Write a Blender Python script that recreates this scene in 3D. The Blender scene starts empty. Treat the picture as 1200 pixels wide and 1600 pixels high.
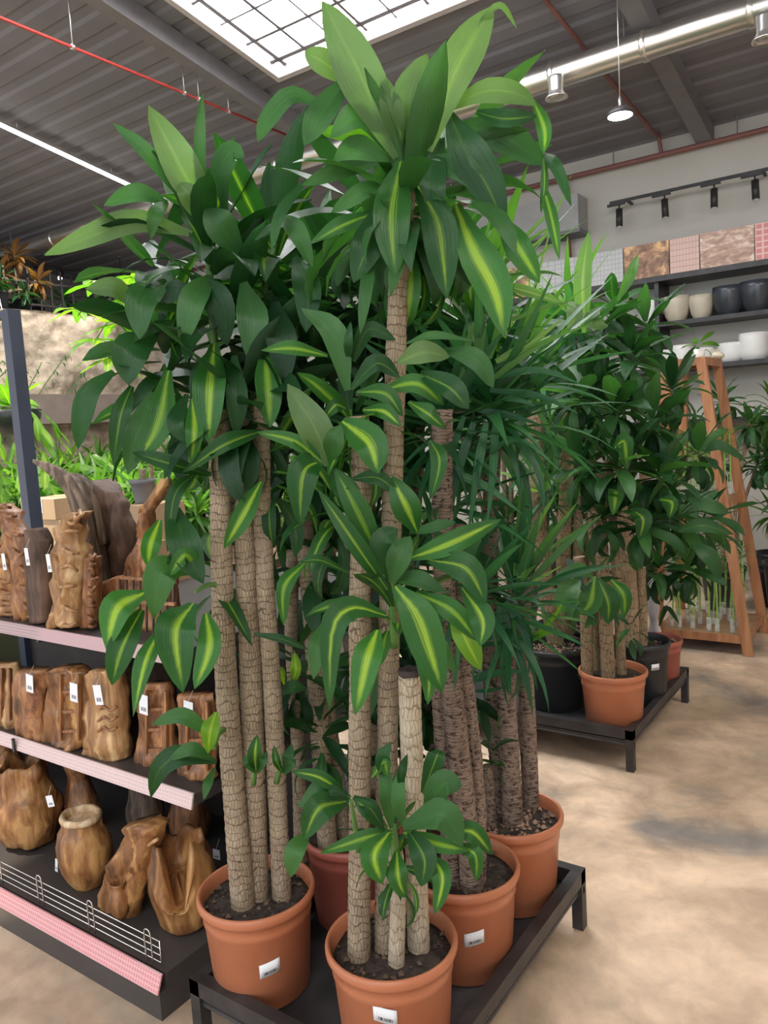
import bpy, bmesh, math, random
from mathutils import Vector, Matrix, noise
R = random.Random(7)
S = bpy.context.scene
COL = S.collection
PI = math.pi

# ------------------------------------------------------------------ camera
FOC = 1210.0                     # focal length in pixels of the 1200x1600 frame
EYE = Vector((0.0, 0.0, 1.65))
_a = Vector((-1150 - 600, -(775 - 800), -FOC)).normalized()      # level direction -X
_b = Vector((1445 - 600, -(620 - 800), -FOC)).normalized()       # level direction +Y
_x = -_a
_x = (_x - _b * _x.dot(_b)).normalized()
_z = _x.cross(_b)
MW = Matrix((_x, _b, _z))        # camera space -> world
cam = bpy.data.cameras.new('camera')
cam.sensor_fit = 'VERTICAL'; cam.sensor_height = 32.0
cam.lens = FOC / 1600.0 * 32.0
cam.clip_end = 200
co = bpy.data.objects.new('camera', cam); COL.objects.link(co)
co.matrix_world = Matrix.Translation(EYE) @ MW.to_4x4()
S.camera = co

# ------------------------------------------------------------------ world, sun, exposure
S.view_settings.view_transform = 'Standard'
S.view_settings.look = 'None'
S.view_settings.gamma = 1.0
S.view_settings.use_curve_mapping = False
S.view_settings.exposure = 0.0
W = bpy.data.worlds.new('sky'); S.world = W; W.use_nodes = True
wn = W.node_tree.nodes; wl = W.node_tree.links
bg = wn['Background']
bg.inputs[0].default_value = (0.86, 0.93, 1.0, 1); bg.inputs[1].default_value = 2.15
sun = bpy.data.lights.new('sun', 'SUN'); sun.energy = 7.0; sun.angle = 0.02; sun.color = (1.0, 0.93, 0.78)
so = bpy.data.objects.new('sun', sun); COL.objects.link(so)
so.rotation_euler = Vector((-0.36, -0.30, 0.88)).to_track_quat('Z', 'Y').to_euler()
def area(name, loc, target, sx, sy, power, color=(1, 1, 1)):
    l = bpy.data.lights.new(name, 'AREA'); l.shape = 'RECTANGLE'; l.size = sx; l.size_y = sy
    l.energy = power; l.color = color
    o = bpy.data.objects.new(name, l); COL.objects.link(o); o.location = loc
    o.rotation_euler = (Vector(loc) - Vector(target)).to_track_quat('Z', 'Y').to_euler()
    return o
# unseen area lamps added to brighten the interior, no fixtures modelled
area('fill_light', (0.6, -1.6, 4.6), (-0.8, 2.2, 0.4), 2.6, 1.2, 95, (1.0, 0.95, 0.88))
area('fill_light', (1.8, 3.6, 4.3), (0.6, 4.2, 0.0), 1.6, 1.6, 75, (1.0, 0.93, 0.84))

# ------------------------------------------------------------------ placing helpers
def ray(px, py):
    return MW @ Vector((px - 600, -(py - 800), -FOC))
def at(px, py, d):               # point at depth d (metres in front of the lens plane)
    return EYE + ray(px, py) * (d / FOC)
def onz(px, py, z):
    r = ray(px, py); return EYE + r * ((z - EYE.z) / r.z)
def ony(px, py, y):
    r = ray(px, py); return EYE + r * (y / r.y)
def onx(px, py, x):
    r = ray(px, py); return EYE + r * (x / r.x)

# ------------------------------------------------------------------ material helpers
def newmat(name):
    m = bpy.data.materials.new(name); m.use_nodes = True
    nt = m.node_tree; b = nt.nodes['Principled BSDF']
    return m, nt, b
def N(nt, typ, **kw):
    n = nt.nodes.new(typ)
    for k, v in kw.items():
        if k.startswith('i_'):
            n.inputs[k[2:].replace('_', ' ')].default_value = v
        else: setattr(n, k, v)
    return n
def ramp(nt, stops, interp='LINEAR'):
    r = nt.nodes.new('ShaderNodeValToRGB'); cr = r.color_ramp; cr.interpolation = interp
    while len(cr.elements) < len(stops): cr.elements.new(0.5)
    for e, (p, c) in zip(cr.elements, stops):
        e.position = p; e.color = (c[0], c[1], c[2], 1)
    return r
def plain(name, c, rough=0.5, metal=0.0, var=0.12, scale=8.0, bump=0.0, bscale=60.0, stretch=(1, 1, 1), spec=0.5):
    m, nt, b = newmat(name)
    tc = N(nt, 'ShaderNodeTexCoord'); mp = N(nt, 'ShaderNodeMapping'); mp.inputs['Scale'].default_value = stretch
    nt.links.new(tc.outputs['Object'], mp.inputs[0])
    n = N(nt, 'ShaderNodeTexNoise'); n.inputs['Scale'].default_value = scale; n.inputs['Detail'].default_value = 5
    nt.links.new(mp.outputs[0], n.inputs['Vector'])
    lo = tuple(max(0, v * (1 - var * 2)) for v in c); hi = tuple(min(1, v * (1 + var * 2)) for v in c)
    r = ramp(nt, [(0.3, lo), (0.7, hi)]); nt.links.new(n.outputs[0], r.inputs[0])
    nt.links.new(r.outputs[0], b.inputs['Base Color'])
    b.inputs['Roughness'].default_value = rough; b.inputs['Metallic'].default_value = metal
    b.inputs['Specular IOR Level'].default_value = spec
    if bump:
        n2 = N(nt, 'ShaderNodeTexNoise'); n2.inputs['Scale'].default_value = bscale; n2.inputs['Detail'].default_value = 4
        nt.links.new(mp.outputs[0], n2.inputs['Vector'])
        bp = N(nt, 'ShaderNodeBump'); bp.inputs['Strength'].default_value = bump; bp.inputs['Distance'].default_value = 0.01
        nt.links.new(n2.outputs[0], bp.inputs['Height']); nt.links.new(bp.outputs[0], b.inputs['Normal'])
    return m
def glow(name, c, s):
    m, nt, b = newmat(name)
    b.inputs['Base Color'].default_value = (*c, 1)
    b.inputs['Emission Color'].default_value = (*c, 1); b.inputs['Emission Strength'].default_value = s
    return m

def leafmat(name, dark, mid, stripe, s_lo, s_hi, rough=0.33, trans=0.3, streak=60.0):
    """leaf: UV.x runs across the blade (midrib at .5), UV.y along it."""
    m, nt, b = newmat(name); L = nt.links
    uv = N(nt, 'ShaderNodeUVMap'); sep = N(nt, 'ShaderNodeSeparateXYZ'); L.new(uv.outputs[0], sep.inputs[0])
    oi = N(nt, 'ShaderNodeObjectInfo')
    # distance from midrib
    d = N(nt, 'ShaderNodeMath', operation='SUBTRACT'); L.new(sep.outputs[0], d.inputs[0]); d.inputs[1].default_value = 0.5
    ad = N(nt, 'ShaderNodeMath', operation='ABSOLUTE'); L.new(d.outputs[0], ad.inputs[0])
    mp = N(nt, 'ShaderNodeMapping'); mp.inputs['Scale'].default_value = (streak, 1.2, 1); L.new(uv.outputs[0], mp.inputs[0])
    off = N(nt, 'ShaderNodeCombineXYZ'); mu = N(nt, 'ShaderNodeMath', operation='MULTIPLY'); mu.inputs[1].default_value = 57.0
    L.new(oi.outputs['Random'], mu.inputs[0]); L.new(mu.outputs[0], off.inputs[0]); L.new(off.outputs[0], mp.inputs['Location'])
    ns = N(nt, 'ShaderNodeTexNoise'); ns.inputs['Scale'].default_value = 1.0; ns.inputs['Detail'].default_value = 2
    L.new(mp.outputs[0], ns.inputs['Vector'])
    nm = N(nt, 'ShaderNodeMath', operation='MULTIPLY_ADD'); L.new(ns.outputs[0], nm.inputs[0]); nm.inputs[1].default_value = 0.34
    L.new(ad.outputs[0], nm.inputs[2])                                   # |u-.5| + .16*noise
    # per leaf stripe half width
    hw = N(nt, 'ShaderNodeMapRange'); L.new(oi.outputs['Random'], hw.inputs[0])
    hw.inputs['To Min'].default_value = s_lo + 0.13; hw.inputs['To Max'].default_value = s_hi + 0.13
    df = N(nt, 'ShaderNodeMath', operation='SUBTRACT'); L.new(hw.outputs[0], df.inputs[0]); L.new(nm.outputs[0], df.inputs[1])
    ms = N(nt, 'ShaderNodeMapRange', interpolation_type='SMOOTHSTEP'); L.new(df.outputs[0], ms.inputs[0])
    ms.inputs['From Min'].default_value = -0.03; ms.inputs['From Max'].default_value = 0.13
    fd = N(nt, 'ShaderNodeMapRange', interpolation_type='SMOOTHSTEP'); L.new(sep.outputs[1], fd.inputs[0]); fd.inputs['From Min'].default_value = 1.0; fd.inputs['From Max'].default_value = 0.75
    mf = N(nt, 'ShaderNodeMath', operation='MULTIPLY'); L.new(ms.outputs[0], mf.inputs[0]); L.new(fd.outputs[0], mf.inputs[1])
    # green body
    n2 = N(nt, 'ShaderNodeTexNoise'); n2.inputs['Scale'].default_value = 3.0
    tc = N(nt, 'ShaderNodeTexCoord'); L.new(tc.outputs['Object'], n2.inputs['Vector'])
    ad2 = N(nt, 'ShaderNodeMath', operation='ADD'); L.new(n2.outputs[0], ad2.inputs[0])
    sc = N(nt, 'ShaderNodeMath', operation='MULTIPLY_ADD'); L.new(oi.outputs['Random'], sc.inputs[0]); sc.inputs[1].default_value = 0.6; sc.inputs[2].default_value = -0.3
    L.new(sc.outputs[0], ad2.inputs[1])
    rb = ramp(nt, [(0.25, dark), (0.75, mid)]); L.new(ad2.outputs[0], rb.inputs[0])
    mx = N(nt, 'ShaderNodeMix', data_type='RGBA'); L.new(mf.outputs[0], mx.inputs[0]); L.new(rb.outputs[0], mx.inputs[6])
    mx.inputs[7].default_value = (*stripe, 1)
    L.new(mx.outputs[2], b.inputs['Base Color'])
    b.inputs['Roughness'].default_value = rough
    b.inputs['Specular IOR Level'].default_value = 0.45
    bp = N(nt, 'ShaderNodeBump'); bp.inputs['Strength'].default_value = 0.5; bp.inputs['Distance'].default_value = 0.004
    L.new(ns.outputs[0], bp.inputs['Height']); L.new(bp.outputs[0], b.inputs['Normal'])
    tr = N(nt, 'ShaderNodeBsdfTranslucent'); 
    gm = N(nt, 'ShaderNodeMix', data_type='RGBA', blend_type='MULTIPLY'); gm.inputs[0].default_value = 1.0
    L.new(mx.outputs[2], gm.inputs[6]); gm.inputs[7].default_value = (1.7, 2.0, 0.7, 1); L.new(gm.outputs[2], tr.inputs[0])
    sh = N(nt, 'ShaderNodeMixShader'); sh.inputs[0].default_value = trans
    L.new(b.outputs[0], sh.inputs[1]); L.new(tr.outputs[0], sh.inputs[2])
    L.new(sh.outputs[0], nt.nodes['Material Output'].inputs[0])
    return m

def barkmat(name, light, dark, ring=70.0, vert=26.0):
    """UV.x round the stem (0..1), UV.y metres along it."""
    m, nt, b = newmat(name); L = nt.links
    uv = N(nt, 'ShaderNodeUVMap')
    def layer(sx, sy, det=3, warp=0.0):
        mp = N(nt, 'ShaderNodeMapping'); mp.inputs['Scale'].default_value = (sx, sy, 1); L.new(uv.outputs[0], mp.inputs[0])
        n = N(nt, 'ShaderNodeTexNoise'); n.inputs['Scale'].default_value = 1.0; n.inputs['Detail'].default_value = det
        n.inputs['Distortion'].default_value = warp
        L.new(mp.outputs[0], n.inputs['Vector']); return n
    wv = layer(4.0, 30.0, 3); blot = layer(3.0, 9.0, 4); fine = layer(vert * 2.2, 34.0, 4, 0.6)
    mp = N(nt, 'ShaderNodeMapping'); mp.inputs['Scale'].default_value = (vert * .55, ring, 1); L.new(uv.outputs[0], mp.inputs[0])
    vm = N(nt, 'ShaderNodeVectorMath', operation='SCALE'); L.new(wv.outputs['Color'], vm.inputs[0]); vm.inputs['Scale'].default_value = 2.2
    va = N(nt, 'ShaderNodeVectorMath', operation='ADD'); L.new(mp.outputs[0], va.inputs[0]); L.new(vm.outputs[0], va.inputs[1])
    bk = N(nt, 'ShaderNodeTexBrick'); bk.offset = 0.5; bk.inputs['Scale'].default_value = 1.0; bk.inputs['Brick Width'].default_value = 1.0; bk.inputs['Row Height'].default_value = 1.0
    bk.inputs['Mortar Size'].default_value = 0.07; bk.inputs['Mortar Smooth'].default_value = 0.6
    bk.inputs['Color1'].default_value = (.95, .95, .95, 1); bk.inputs['Color2'].default_value = (.70, .70, .70, 1); bk.inputs['Mortar'].default_value = (.26, .26, .26, 1)
    L.new(va.outputs[0], bk.inputs['Vector'])
    a0 = N(nt, 'ShaderNodeMath', operation='MULTIPLY'); L.new(bk.outputs['Color'], a0.inputs[0]); L.new(fine.outputs[0], a0.inputs[1])
    a = N(nt, 'ShaderNodeMath', operation='MULTIPLY'); L.new(a0.outputs[0], a.inputs[0]); a.inputs[1].default_value = 1.25
    c = N(nt, 'ShaderNodeMath', operation='MULTIPLY_ADD'); L.new(blot.outputs[0], c.inputs[0]); c.inputs[1].default_value = 0.55
    L.new(a.outputs[0], c.inputs[2])
    mid = tuple((x + y) / 2 for x, y in zip(light, dark))
    r = ramp(nt, [(0.40, dark), (0.62, mid), (0.86, light)]); L.new(c.outputs[0], r.inputs[0])
    L.new(r.outputs[0], b.inputs['Base Color']); b.inputs['Roughness'].default_value = 0.8
    b.inputs['Specular IOR Level'].default_value = 0.25
    bp = N(nt, 'ShaderNodeBump'); bp.inputs['Strength'].default_value = 0.9; bp.inputs['Distance'].default_value = 0.006
    L.new(a.outputs[0], bp.inputs['Height']); L.new(bp.outputs[0], b.inputs['Normal'])
    return m

def woodmat(name, light, mid, dark, rough=0.45, scale=3.0, stretch=(1, 1, 0.18)):
    m, nt, b = newmat(name); L = nt.links
    tc = N(nt, 'ShaderNodeTexCoord'); mp = N(nt, 'ShaderNodeMapping'); mp.inputs['Scale'].default_value = stretch
    oi = N(nt, 'ShaderNodeObjectInfo'); L.new(tc.outputs['Object'], mp.inputs[0])
    n = N(nt, 'ShaderNodeTexNoise'); n.inputs['Scale'].default_value = scale * 6; n.inputs['Detail'].default_value = 7; n.inputs['Distortion'].default_value = 1.2
    L.new(mp.outputs[0], n.inputs['Vector'])
    w = N(nt, 'ShaderNodeTexNoise'); w.inputs['Scale'].default_value = scale * 22; w.inputs['Detail'].default_value = 3
    L.new(mp.outputs[0], w.inputs['Vector'])
    big = N(nt, 'ShaderNodeTexNoise'); big.inputs['Scale'].default_value = scale * 1.6; L.new(tc.outputs['Object'], big.inputs['Vector'])
    s = N(nt, 'ShaderNodeMath', operation='MULTIPLY_ADD'); L.new(w.outputs[0], s.inputs[0]); s.inputs[1].default_value = 0.35; L.new(n.outputs[0], s.inputs[2])
    s2 = N(nt, 'ShaderNodeMath', operation='MULTIPLY_ADD'); L.new(big.outputs[0], s2.inputs[0]); s2.inputs[1].default_value = 0.6; L.new(s.outputs[0], s2.inputs[2])
    r = ramp(nt, [(0.62, dark), (0.85, mid), (1.0, light)])
    sh = N(nt, 'ShaderNodeMath', operation='MULTIPLY'); L.new(s2.outputs[0], sh.inputs[0]); sh.inputs[1].default_value = 0.87
    L.new(sh.outputs[0], r.inputs[0]); L.new(r.outputs[0], b.inputs['Base Color'])
    b.inputs['Roughness'].default_value = rough
    bp = N(nt, 'ShaderNodeBump'); bp.inputs['Strength'].default_value = 0.5; bp.inputs['Distance'].default_value = 0.006
    L.new(s.outputs[0], bp.inputs['Height']); L.new(bp.outputs[0], b.inputs['Normal'])
    return m

def gridmat(name, base, line, nx, ny, lw=0.12, rough=0.5):
    m, nt, b = newmat(name); L = nt.links
    uv = N(nt, 'ShaderNodeUVMap'); mp = N(nt, 'ShaderNodeMapping'); mp.inputs['Scale'].default_value = (nx, ny, 1); L.new(uv.outputs[0], mp.inputs[0])
    bt = N(nt, 'ShaderNodeTexBrick'); bt.offset = 0.0; bt.inputs['Scale'].default_value = 1.0
    bt.inputs['Color1'].default_value = (*base, 1); bt.inputs['Color2'].default_value = (*[v * 0.94 for v in base], 1)
    bt.inputs['Mortar'].default_value = (*line, 1); bt.inputs['Mortar Size'].default_value = lw
    bt.inputs['Brick Width'].default_value = 1.0; bt.inputs['Row Height'].default_value = 1.0
    L.new(mp.outputs[0], bt.inputs['Vector']); L.new(bt.outputs[0], b.inputs['Base Color'])
    b.inputs['Roughness'].default_value = rough
    return m

def labelmat():
    m, nt, b = newmat('price_label'); L = nt.links
    uv = N(nt, 'ShaderNodeUVMap'); sp = N(nt, 'ShaderNodeSeparateXYZ'); L.new(uv.outputs[0], sp.inputs[0])
    mp = N(nt, 'ShaderNodeMapping'); mp.inputs['Scale'].default_value = (38, 0.01, 1); L.new(uv.outputs[0], mp.inputs[0])
    n = N(nt, 'ShaderNodeTexNoise'); n.inputs['Scale'].default_value = 1.0; n.inputs['Detail'].default_value = 0; L.new(mp.outputs[0], n.inputs['Vector'])
    g = N(nt, 'ShaderNodeMath', operation='GREATER_THAN'); g.inputs[1].default_value = 0.47; L.new(n.outputs[0], g.inputs[0])
    def band(sock, lo, hi):
        a = N(nt, 'ShaderNodeMath', operation='GREATER_THAN'); a.inputs[1].default_value = lo; L.new(sock, a.inputs[0])
        c = N(nt, 'ShaderNodeMath', operation='LESS_THAN'); c.inputs[1].default_value = hi; L.new(sock, c.inputs[0])
        p = N(nt, 'ShaderNodeMath', operation='MULTIPLY'); L.new(a.outputs[0], p.inputs[0]); L.new(c.outputs[0], p.inputs[1]); return p
    p = N(nt, 'ShaderNodeMath', operation='MULTIPLY'); bu = band(sp.outputs[0], 0.2, 0.82); bv = band(sp.outputs[1], 0.16, 0.36)
    L.new(bu.outputs[0], p.inputs[0]); L.new(bv.outputs[0], p.inputs[1])
    q = N(nt, 'ShaderNodeMath', operation='MULTIPLY'); L.new(p.outputs[0], q.inputs[0]); L.new(g.outputs[0], q.inputs[1])
    mx = N(nt, 'ShaderNodeMix', data_type='RGBA'); L.new(q.outputs[0], mx.inputs[0])
    mx.inputs[6].default_value = (0.80, 0.82, 0.86, 1); mx.inputs[7].default_value = (0.06, 0.06, 0.08, 1)
    L.new(mx.outputs[2], b.inputs['Base Color']); b.inputs['Roughness'].default_value = 0.4
    return m

def floormat():
    m, nt, b = newmat('polished_concrete'); L = nt.links
    tc = N(nt, 'ShaderNodeTexCoord')
    def nz(s, det=6, dist=0.0):
        n = N(nt, 'ShaderNodeTexNoise'); n.inputs['Scale'].default_value = s; n.inputs['Detail'].default_value = det; n.inputs['Distortion'].default_value = dist
        n.inputs['Roughness'].default_value = 0.6
        L.new(tc.outputs['Object'], n.inputs['Vector']); return n
    a = nz(1.1, 7, 0.7); c = nz(6.0, 8, 0.4); g = nz(90, 2)
    r1 = ramp(nt, [(0.34, (0.33, 0.29, 0.26)), (0.45, (0.60, 0.44, 0.31)), (0.56, (0.80, 0.59, 0.42)), (0.70, (0.88, 0.71, 0.54))])
    L.new(a.outputs[0], r1.inputs[0])
    r2 = ramp(nt, [(0.35, (0.62, 0.60, 0.60)), (0.62, (1, 1, 1))]); L.new(c.outputs[0], r2.inputs[0])
    mx = N(nt, 'ShaderNodeMix', data_type='RGBA', blend_type='MULTIPLY'); mx.inputs[0].default_value = 0.8
    L.new(r1.outputs[0], mx.inputs[6]); L.new(r2.outputs[0], mx.inputs[7])
    L.new(mx.outputs[2], b.inputs['Base Color'])
    rr = N(nt, 'ShaderNodeMapRange'); L.new(c.outputs[0], rr.inputs[0]); rr.inputs['To Min'].default_value = 0.25; rr.inputs['To Max'].default_value = 0.5
    L.new(rr.outputs[0], b.inputs['Roughness']); b.inputs['Specular IOR Level'].default_value = 0.5
    bp = N(nt, 'ShaderNodeBump'); bp.inputs['Strength'].default_value = 0.06; bp.inputs['Distance'].default_value = 0.004
    L.new(g.outputs[0], bp.inputs['Height']); L.new(bp.outputs[0], b.inputs['Normal'])
    return m

DG = (0.014, 0.068, 0.018); MG = (0.042, 0.165, 0.030); ST = (0.24, 0.43, 0.045)
M = dict(
    leaf=leafmat('striped_leaf', DG, MG, ST, 0.05, 0.22),
    leaf_bold=leafmat('boldly_striped_leaf', (0.018, 0.09, 0.018), (0.046, 0.19, 0.032), (0.34, 0.54, 0.05), 0.11, 0.23),
    leaf_plain=leafmat('plain_leaf', (0.024, 0.09, 0.028), (0.062, 0.18, 0.05), (0.07, 0.22, 0.05), 0.02, 0.10),
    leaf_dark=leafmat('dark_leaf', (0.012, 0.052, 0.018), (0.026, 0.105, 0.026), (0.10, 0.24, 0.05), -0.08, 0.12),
    leaf_olive=leafmat('olive_leaf', (0.09, 0.17, 0.06), (0.14, 0.24, 0.09), (0.20, 0.32, 0.10), 0.0, 0.16, trans=0.4),
    leaf_lime=leafmat('lime_leaf', (0.10, 0.26, 0.02), (0.22, 0.42, 0.04), (0.45, 0.60, 0.06), 0.05, 0.2, trans=0.45),
    yucca=leafmat('sword_leaf', (0.022, 0.10, 0.045), (0.05, 0.19, 0.075), (0.13, 0.30, 0.09), 0.0, 0.12, rough=0.33, streak=14),
    yucca_light=leafmat('pale_sword_leaf', (0.08, 0.22, 0.04), (0.17, 0.34, 0.08), (0.34, 0.50, 0.14), 0.0, 0.16, streak=14),
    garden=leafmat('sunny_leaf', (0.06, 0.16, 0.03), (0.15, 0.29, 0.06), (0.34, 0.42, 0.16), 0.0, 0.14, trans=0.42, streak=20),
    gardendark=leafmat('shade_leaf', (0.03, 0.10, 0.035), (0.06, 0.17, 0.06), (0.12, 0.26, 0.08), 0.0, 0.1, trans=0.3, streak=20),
    croton=leafmat('orange_brown_leaf', (0.16, 0.08, 0.03), (0.42, 0.20, 0.06), (0.60, 0.36, 0.10), 0.0, 0.15, trans=0.3, streak=20),
    bark=barkmat('pale_ringed_bark', (0.47, 0.365, 0.255), (0.12, 0.082, 0.052), 48, 38),
    bark_pale=barkmat('cream_bark', (0.66, 0.56, 0.42), (0.30, 0.22, 0.14), 34, 30),
    bark_far=barkmat('tan_bark', (0.42, 0.30, 0.19), (0.12, 0.08, 0.045), 22, 24),
    bark_dark=barkmat('brown_ringed_bark', (0.27, 0.195, 0.15), (0.045, 0.03, 0.025), 120, 3.5),
    cut=plain('cut_stem', (0.05, 0.035, 0.035), 0.8, bump=0.6),
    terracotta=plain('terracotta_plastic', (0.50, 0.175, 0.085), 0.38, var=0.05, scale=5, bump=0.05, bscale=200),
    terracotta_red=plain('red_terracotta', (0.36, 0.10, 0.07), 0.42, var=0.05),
    blackpot=plain('black_plastic', (0.022, 0.024, 0.028), 0.42, var=0.15, scale=6),
    greypot=plain('grey_plastic', (0.17, 0.17, 0.18), 0.5, var=0.05),
    soil=plain('potting_soil', (0.045, 0.032, 0.026), 0.95, var=0.35, scale=40, bump=1.0, bscale=90),
    pebble=plain('brown_clay_granules', (0.10, 0.065, 0.045), 0.9, var=0.3, scale=30),
    pebble_tan=plain('tan_bark_chips', (0.30, 0.19, 0.13), 0.9, var=0.3, scale=30),
    blackmetal=plain('black_painted_metal', (0.030, 0.027, 0.028), 0.45, var=0.2, scale=14, bump=0.15, bscale=40),
    tray=plain('worn_black_tray', (0.045, 0.044, 0.048), 0.5, var=0.3, scale=5, bump=0.1),
    shelfgrey=plain('dark_grey_steel', (0.055, 0.048, 0.046), 0.45, var=0.08, scale=5),
    shelfpanel=plain('dark_brown_panel', (0.040, 0.030, 0.026), 0.6, var=0.1),
    post=plain('slate_steel_post', (0.045, 0.055, 0.085), 0.4, var=0.06),
    wire=plain('steel_wire', (0.72, 0.72, 0.72), 0.25, 0.9, var=0.03),
    label=labelmat(),
    tag=labelmat(),
    string=plain('pale_string', (0.6, 0.55, 0.45), 0.8),
    pink=gridmat('pink_price_strip', (0.72, 0.27, 0.29), (0.80, 0.50, 0.50), 330, 4),
    palepink=gridmat('pale_pink_price_strip', (0.66, 0.47, 0.46), (0.74, 0.60, 0.59), 330, 4),
    mauve=gridmat('mauve_price_strip', (0.36, 0.27, 0.27), (0.50, 0.32, 0.33), 1, 4, 0.2),
    cardboard=plain('cardboard', (0.50, 0.33, 0.19), 0.8, var=0.05, scale=3, bump=0.05),
    tape=plain('packing_tape', (0.55, 0.38, 0.22), 0.3, var=0.03),
    teak=woodmat('oiled_teak_root', (0.52, 0.28, 0.10), (0.30, 0.13, 0.045), (0.085, 0.035, 0.016)),
    teakpale=woodmat('pale_root_wood', (0.64, 0.43, 0.22), (0.40, 0.21, 0.085), (0.15, 0.07, 0.03)),
    carved=woodmat('carved_red_wood', (0.44, 0.21, 0.085), (0.26, 0.11, 0.045), (0.07, 0.03, 0.015), scale=5),
    drift=woodmat('weathered_driftwood', (0.25, 0.18, 0.13), (0.12, 0.08, 0.055), (0.03, 0.02, 0.015), 0.8, 4),
    darkwood=woodmat('dark_brown_log', (0.16, 0.09, 0.06), (0.10, 0.055, 0.035), (0.03, 0.018, 0.012), 0.7, 4),
    sap=woodmat('pale_sapwood_rim', (0.78, 0.62, 0.42), (0.60, 0.42, 0.24), (0.35, 0.20, 0.10), 0.6, 4),
    rack=woodmat('varnished_rack_wood', (0.46, 0.22, 0.10), (0.36, 0.155, 0.07), (0.20, 0.08, 0.035), 0.45, 2, (1, 1, 0.1)),
    rackboard=woodmat('rack_board', (0.42, 0.25, 0.14), (0.33, 0.18, 0.095), (0.22, 0.11, 0.055), 0.4, 2, (0.15, 1, 1)),
    ceiling=plain('charcoal_roof_deck', (0.20, 0.192, 0.21), 0.7, var=0.04, scale=2),
    beam=plain('grey_roof_beam', (0.20, 0.19, 0.20), 0.6, var=0.04),
    beamlight=plain('pale_frame', (0.55, 0.50, 0.50), 0.5, var=0.03),
    wall=plain('off_white_plaster', (0.54, 0.515, 0.47), 0.85, var=0.02, scale=1.5, bump=0.05, bscale=30),
    wallgrey=plain('grey_plaster', (0.30, 0.29, 0.28), 0.85, var=0.04),
    stone=plain('beige_rough_stone', (0.54, 0.45, 0.36), 0.95, var=0.16, scale=9, bump=1.0, bscale=26),
    ledge=plain('brown_grey_ledge', (0.30, 0.24, 0.21), 0.8, var=0.06),
    floor=floormat(),
    duct=plain('spiral_galvanised_duct', (0.76, 0.73, 0.68), 0.28, 0.95, var=0.05, scale=3),
    aluminium=plain('brushed_aluminium', (0.80, 0.79, 0.77), 0.3, 0.9, var=0.03),
    redpipe=plain('red_pipe', (0.55, 0.06, 0.05), 0.4, var=0.03),
    brownpipe=plain('red_brown_pipe', (0.24, 0.10, 0.085), 0.5, var=0.05),
    boxduct=plain('grey_duct_box', (0.36, 0.36, 0.36), 0.6, var=0.04),
    lamp=glow('lit_lamp', (1.0, 0.98, 0.94), 12.0),
    tube=glow('lit_tube', (0.98, 0.99, 1.0), 6.0),
    pane=glow('skylight_diffuser', (0.97, 0.98, 1.0), 13.0),
    white=plain('white_glaze', (0.76, 0.75, 0.73), 0.3, var=0.02),
    cream=plain('cream_glaze', (0.52, 0.46, 0.36), 0.35, var=0.05),
    charcoal=plain('charcoal_glaze', (0.040, 0.045, 0.055), 0.25, var=0.1),
    stalk=plain('bamboo_stalk', (0.26, 0.42, 0.10), 0.4, var=0.1, scale=30),
    greenstem=plain('green_stem', (0.10, 0.22, 0.05), 0.5, var=0.1, scale=20),
    paper=plain('white_wrapping', (0.70, 0.66, 0.66), 0.6, var=0.06, bump=0.4, bscale=30),
    greygrid=gridmat('grey_grid_panel', (0.50, 0.50, 0.50), (0.36, 0.36, 0.37), 9, 7, 0.08),
    pinkgrid=gridmat('pink_grid_panel', (0.66, 0.46, 0.40), (0.50, 0.30, 0.27), 9, 6, 0.08),
    redgrid=gridmat('red_grid_panel', (0.62, 0.22, 0.20), (0.72, 0.48, 0.46), 9, 6, 0.14),
    artbrown=woodmat('printed_root_photo', (0.75, 0.45, 0.22), (0.32, 0.17, 0.10), (0.08, 0.045, 0.03), 0.5, 1.6, (1, 1, 1)),
    artpale=woodmat('printed_driftwood_photo', (0.78, 0.66, 0.56), (0.50, 0.32, 0.24), (0.24, 0.15, 0.12), 0.5, 1.2, (1, 1, 2.4)),
)
g, nt_, b_ = newmat('clear_glass')
b_.inputs['Transmission Weight'].default_value = 1.0; b_.inputs['Roughness'].default_value = 0.03
b_.inputs['Base Color'].default_value = (0.9, 0.97, 0.95, 1); b_.inputs['IOR'].default_value = 1.4
gl_ = g.node_tree; tr_ = gl_.nodes.new('ShaderNodeBsdfTransparent'); ms_ = gl_.nodes.new('ShaderNodeMixShader'); ms_.inputs[0].default_value = 0.35
b_.inputs['Transmission Weight'].default_value = 0.0; b_.inputs['Metallic'].default_value = 0.3; b_.inputs['Roughness'].default_value = 0.12
gl_.links.new(tr_.outputs[0], ms_.inputs[1]); gl_.links.new(b_.outputs[0], ms_.inputs[2]); gl_.links.new(ms_.outputs[0], gl_.nodes['Material Output'].inputs[0])
M['glass'] = g

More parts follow.
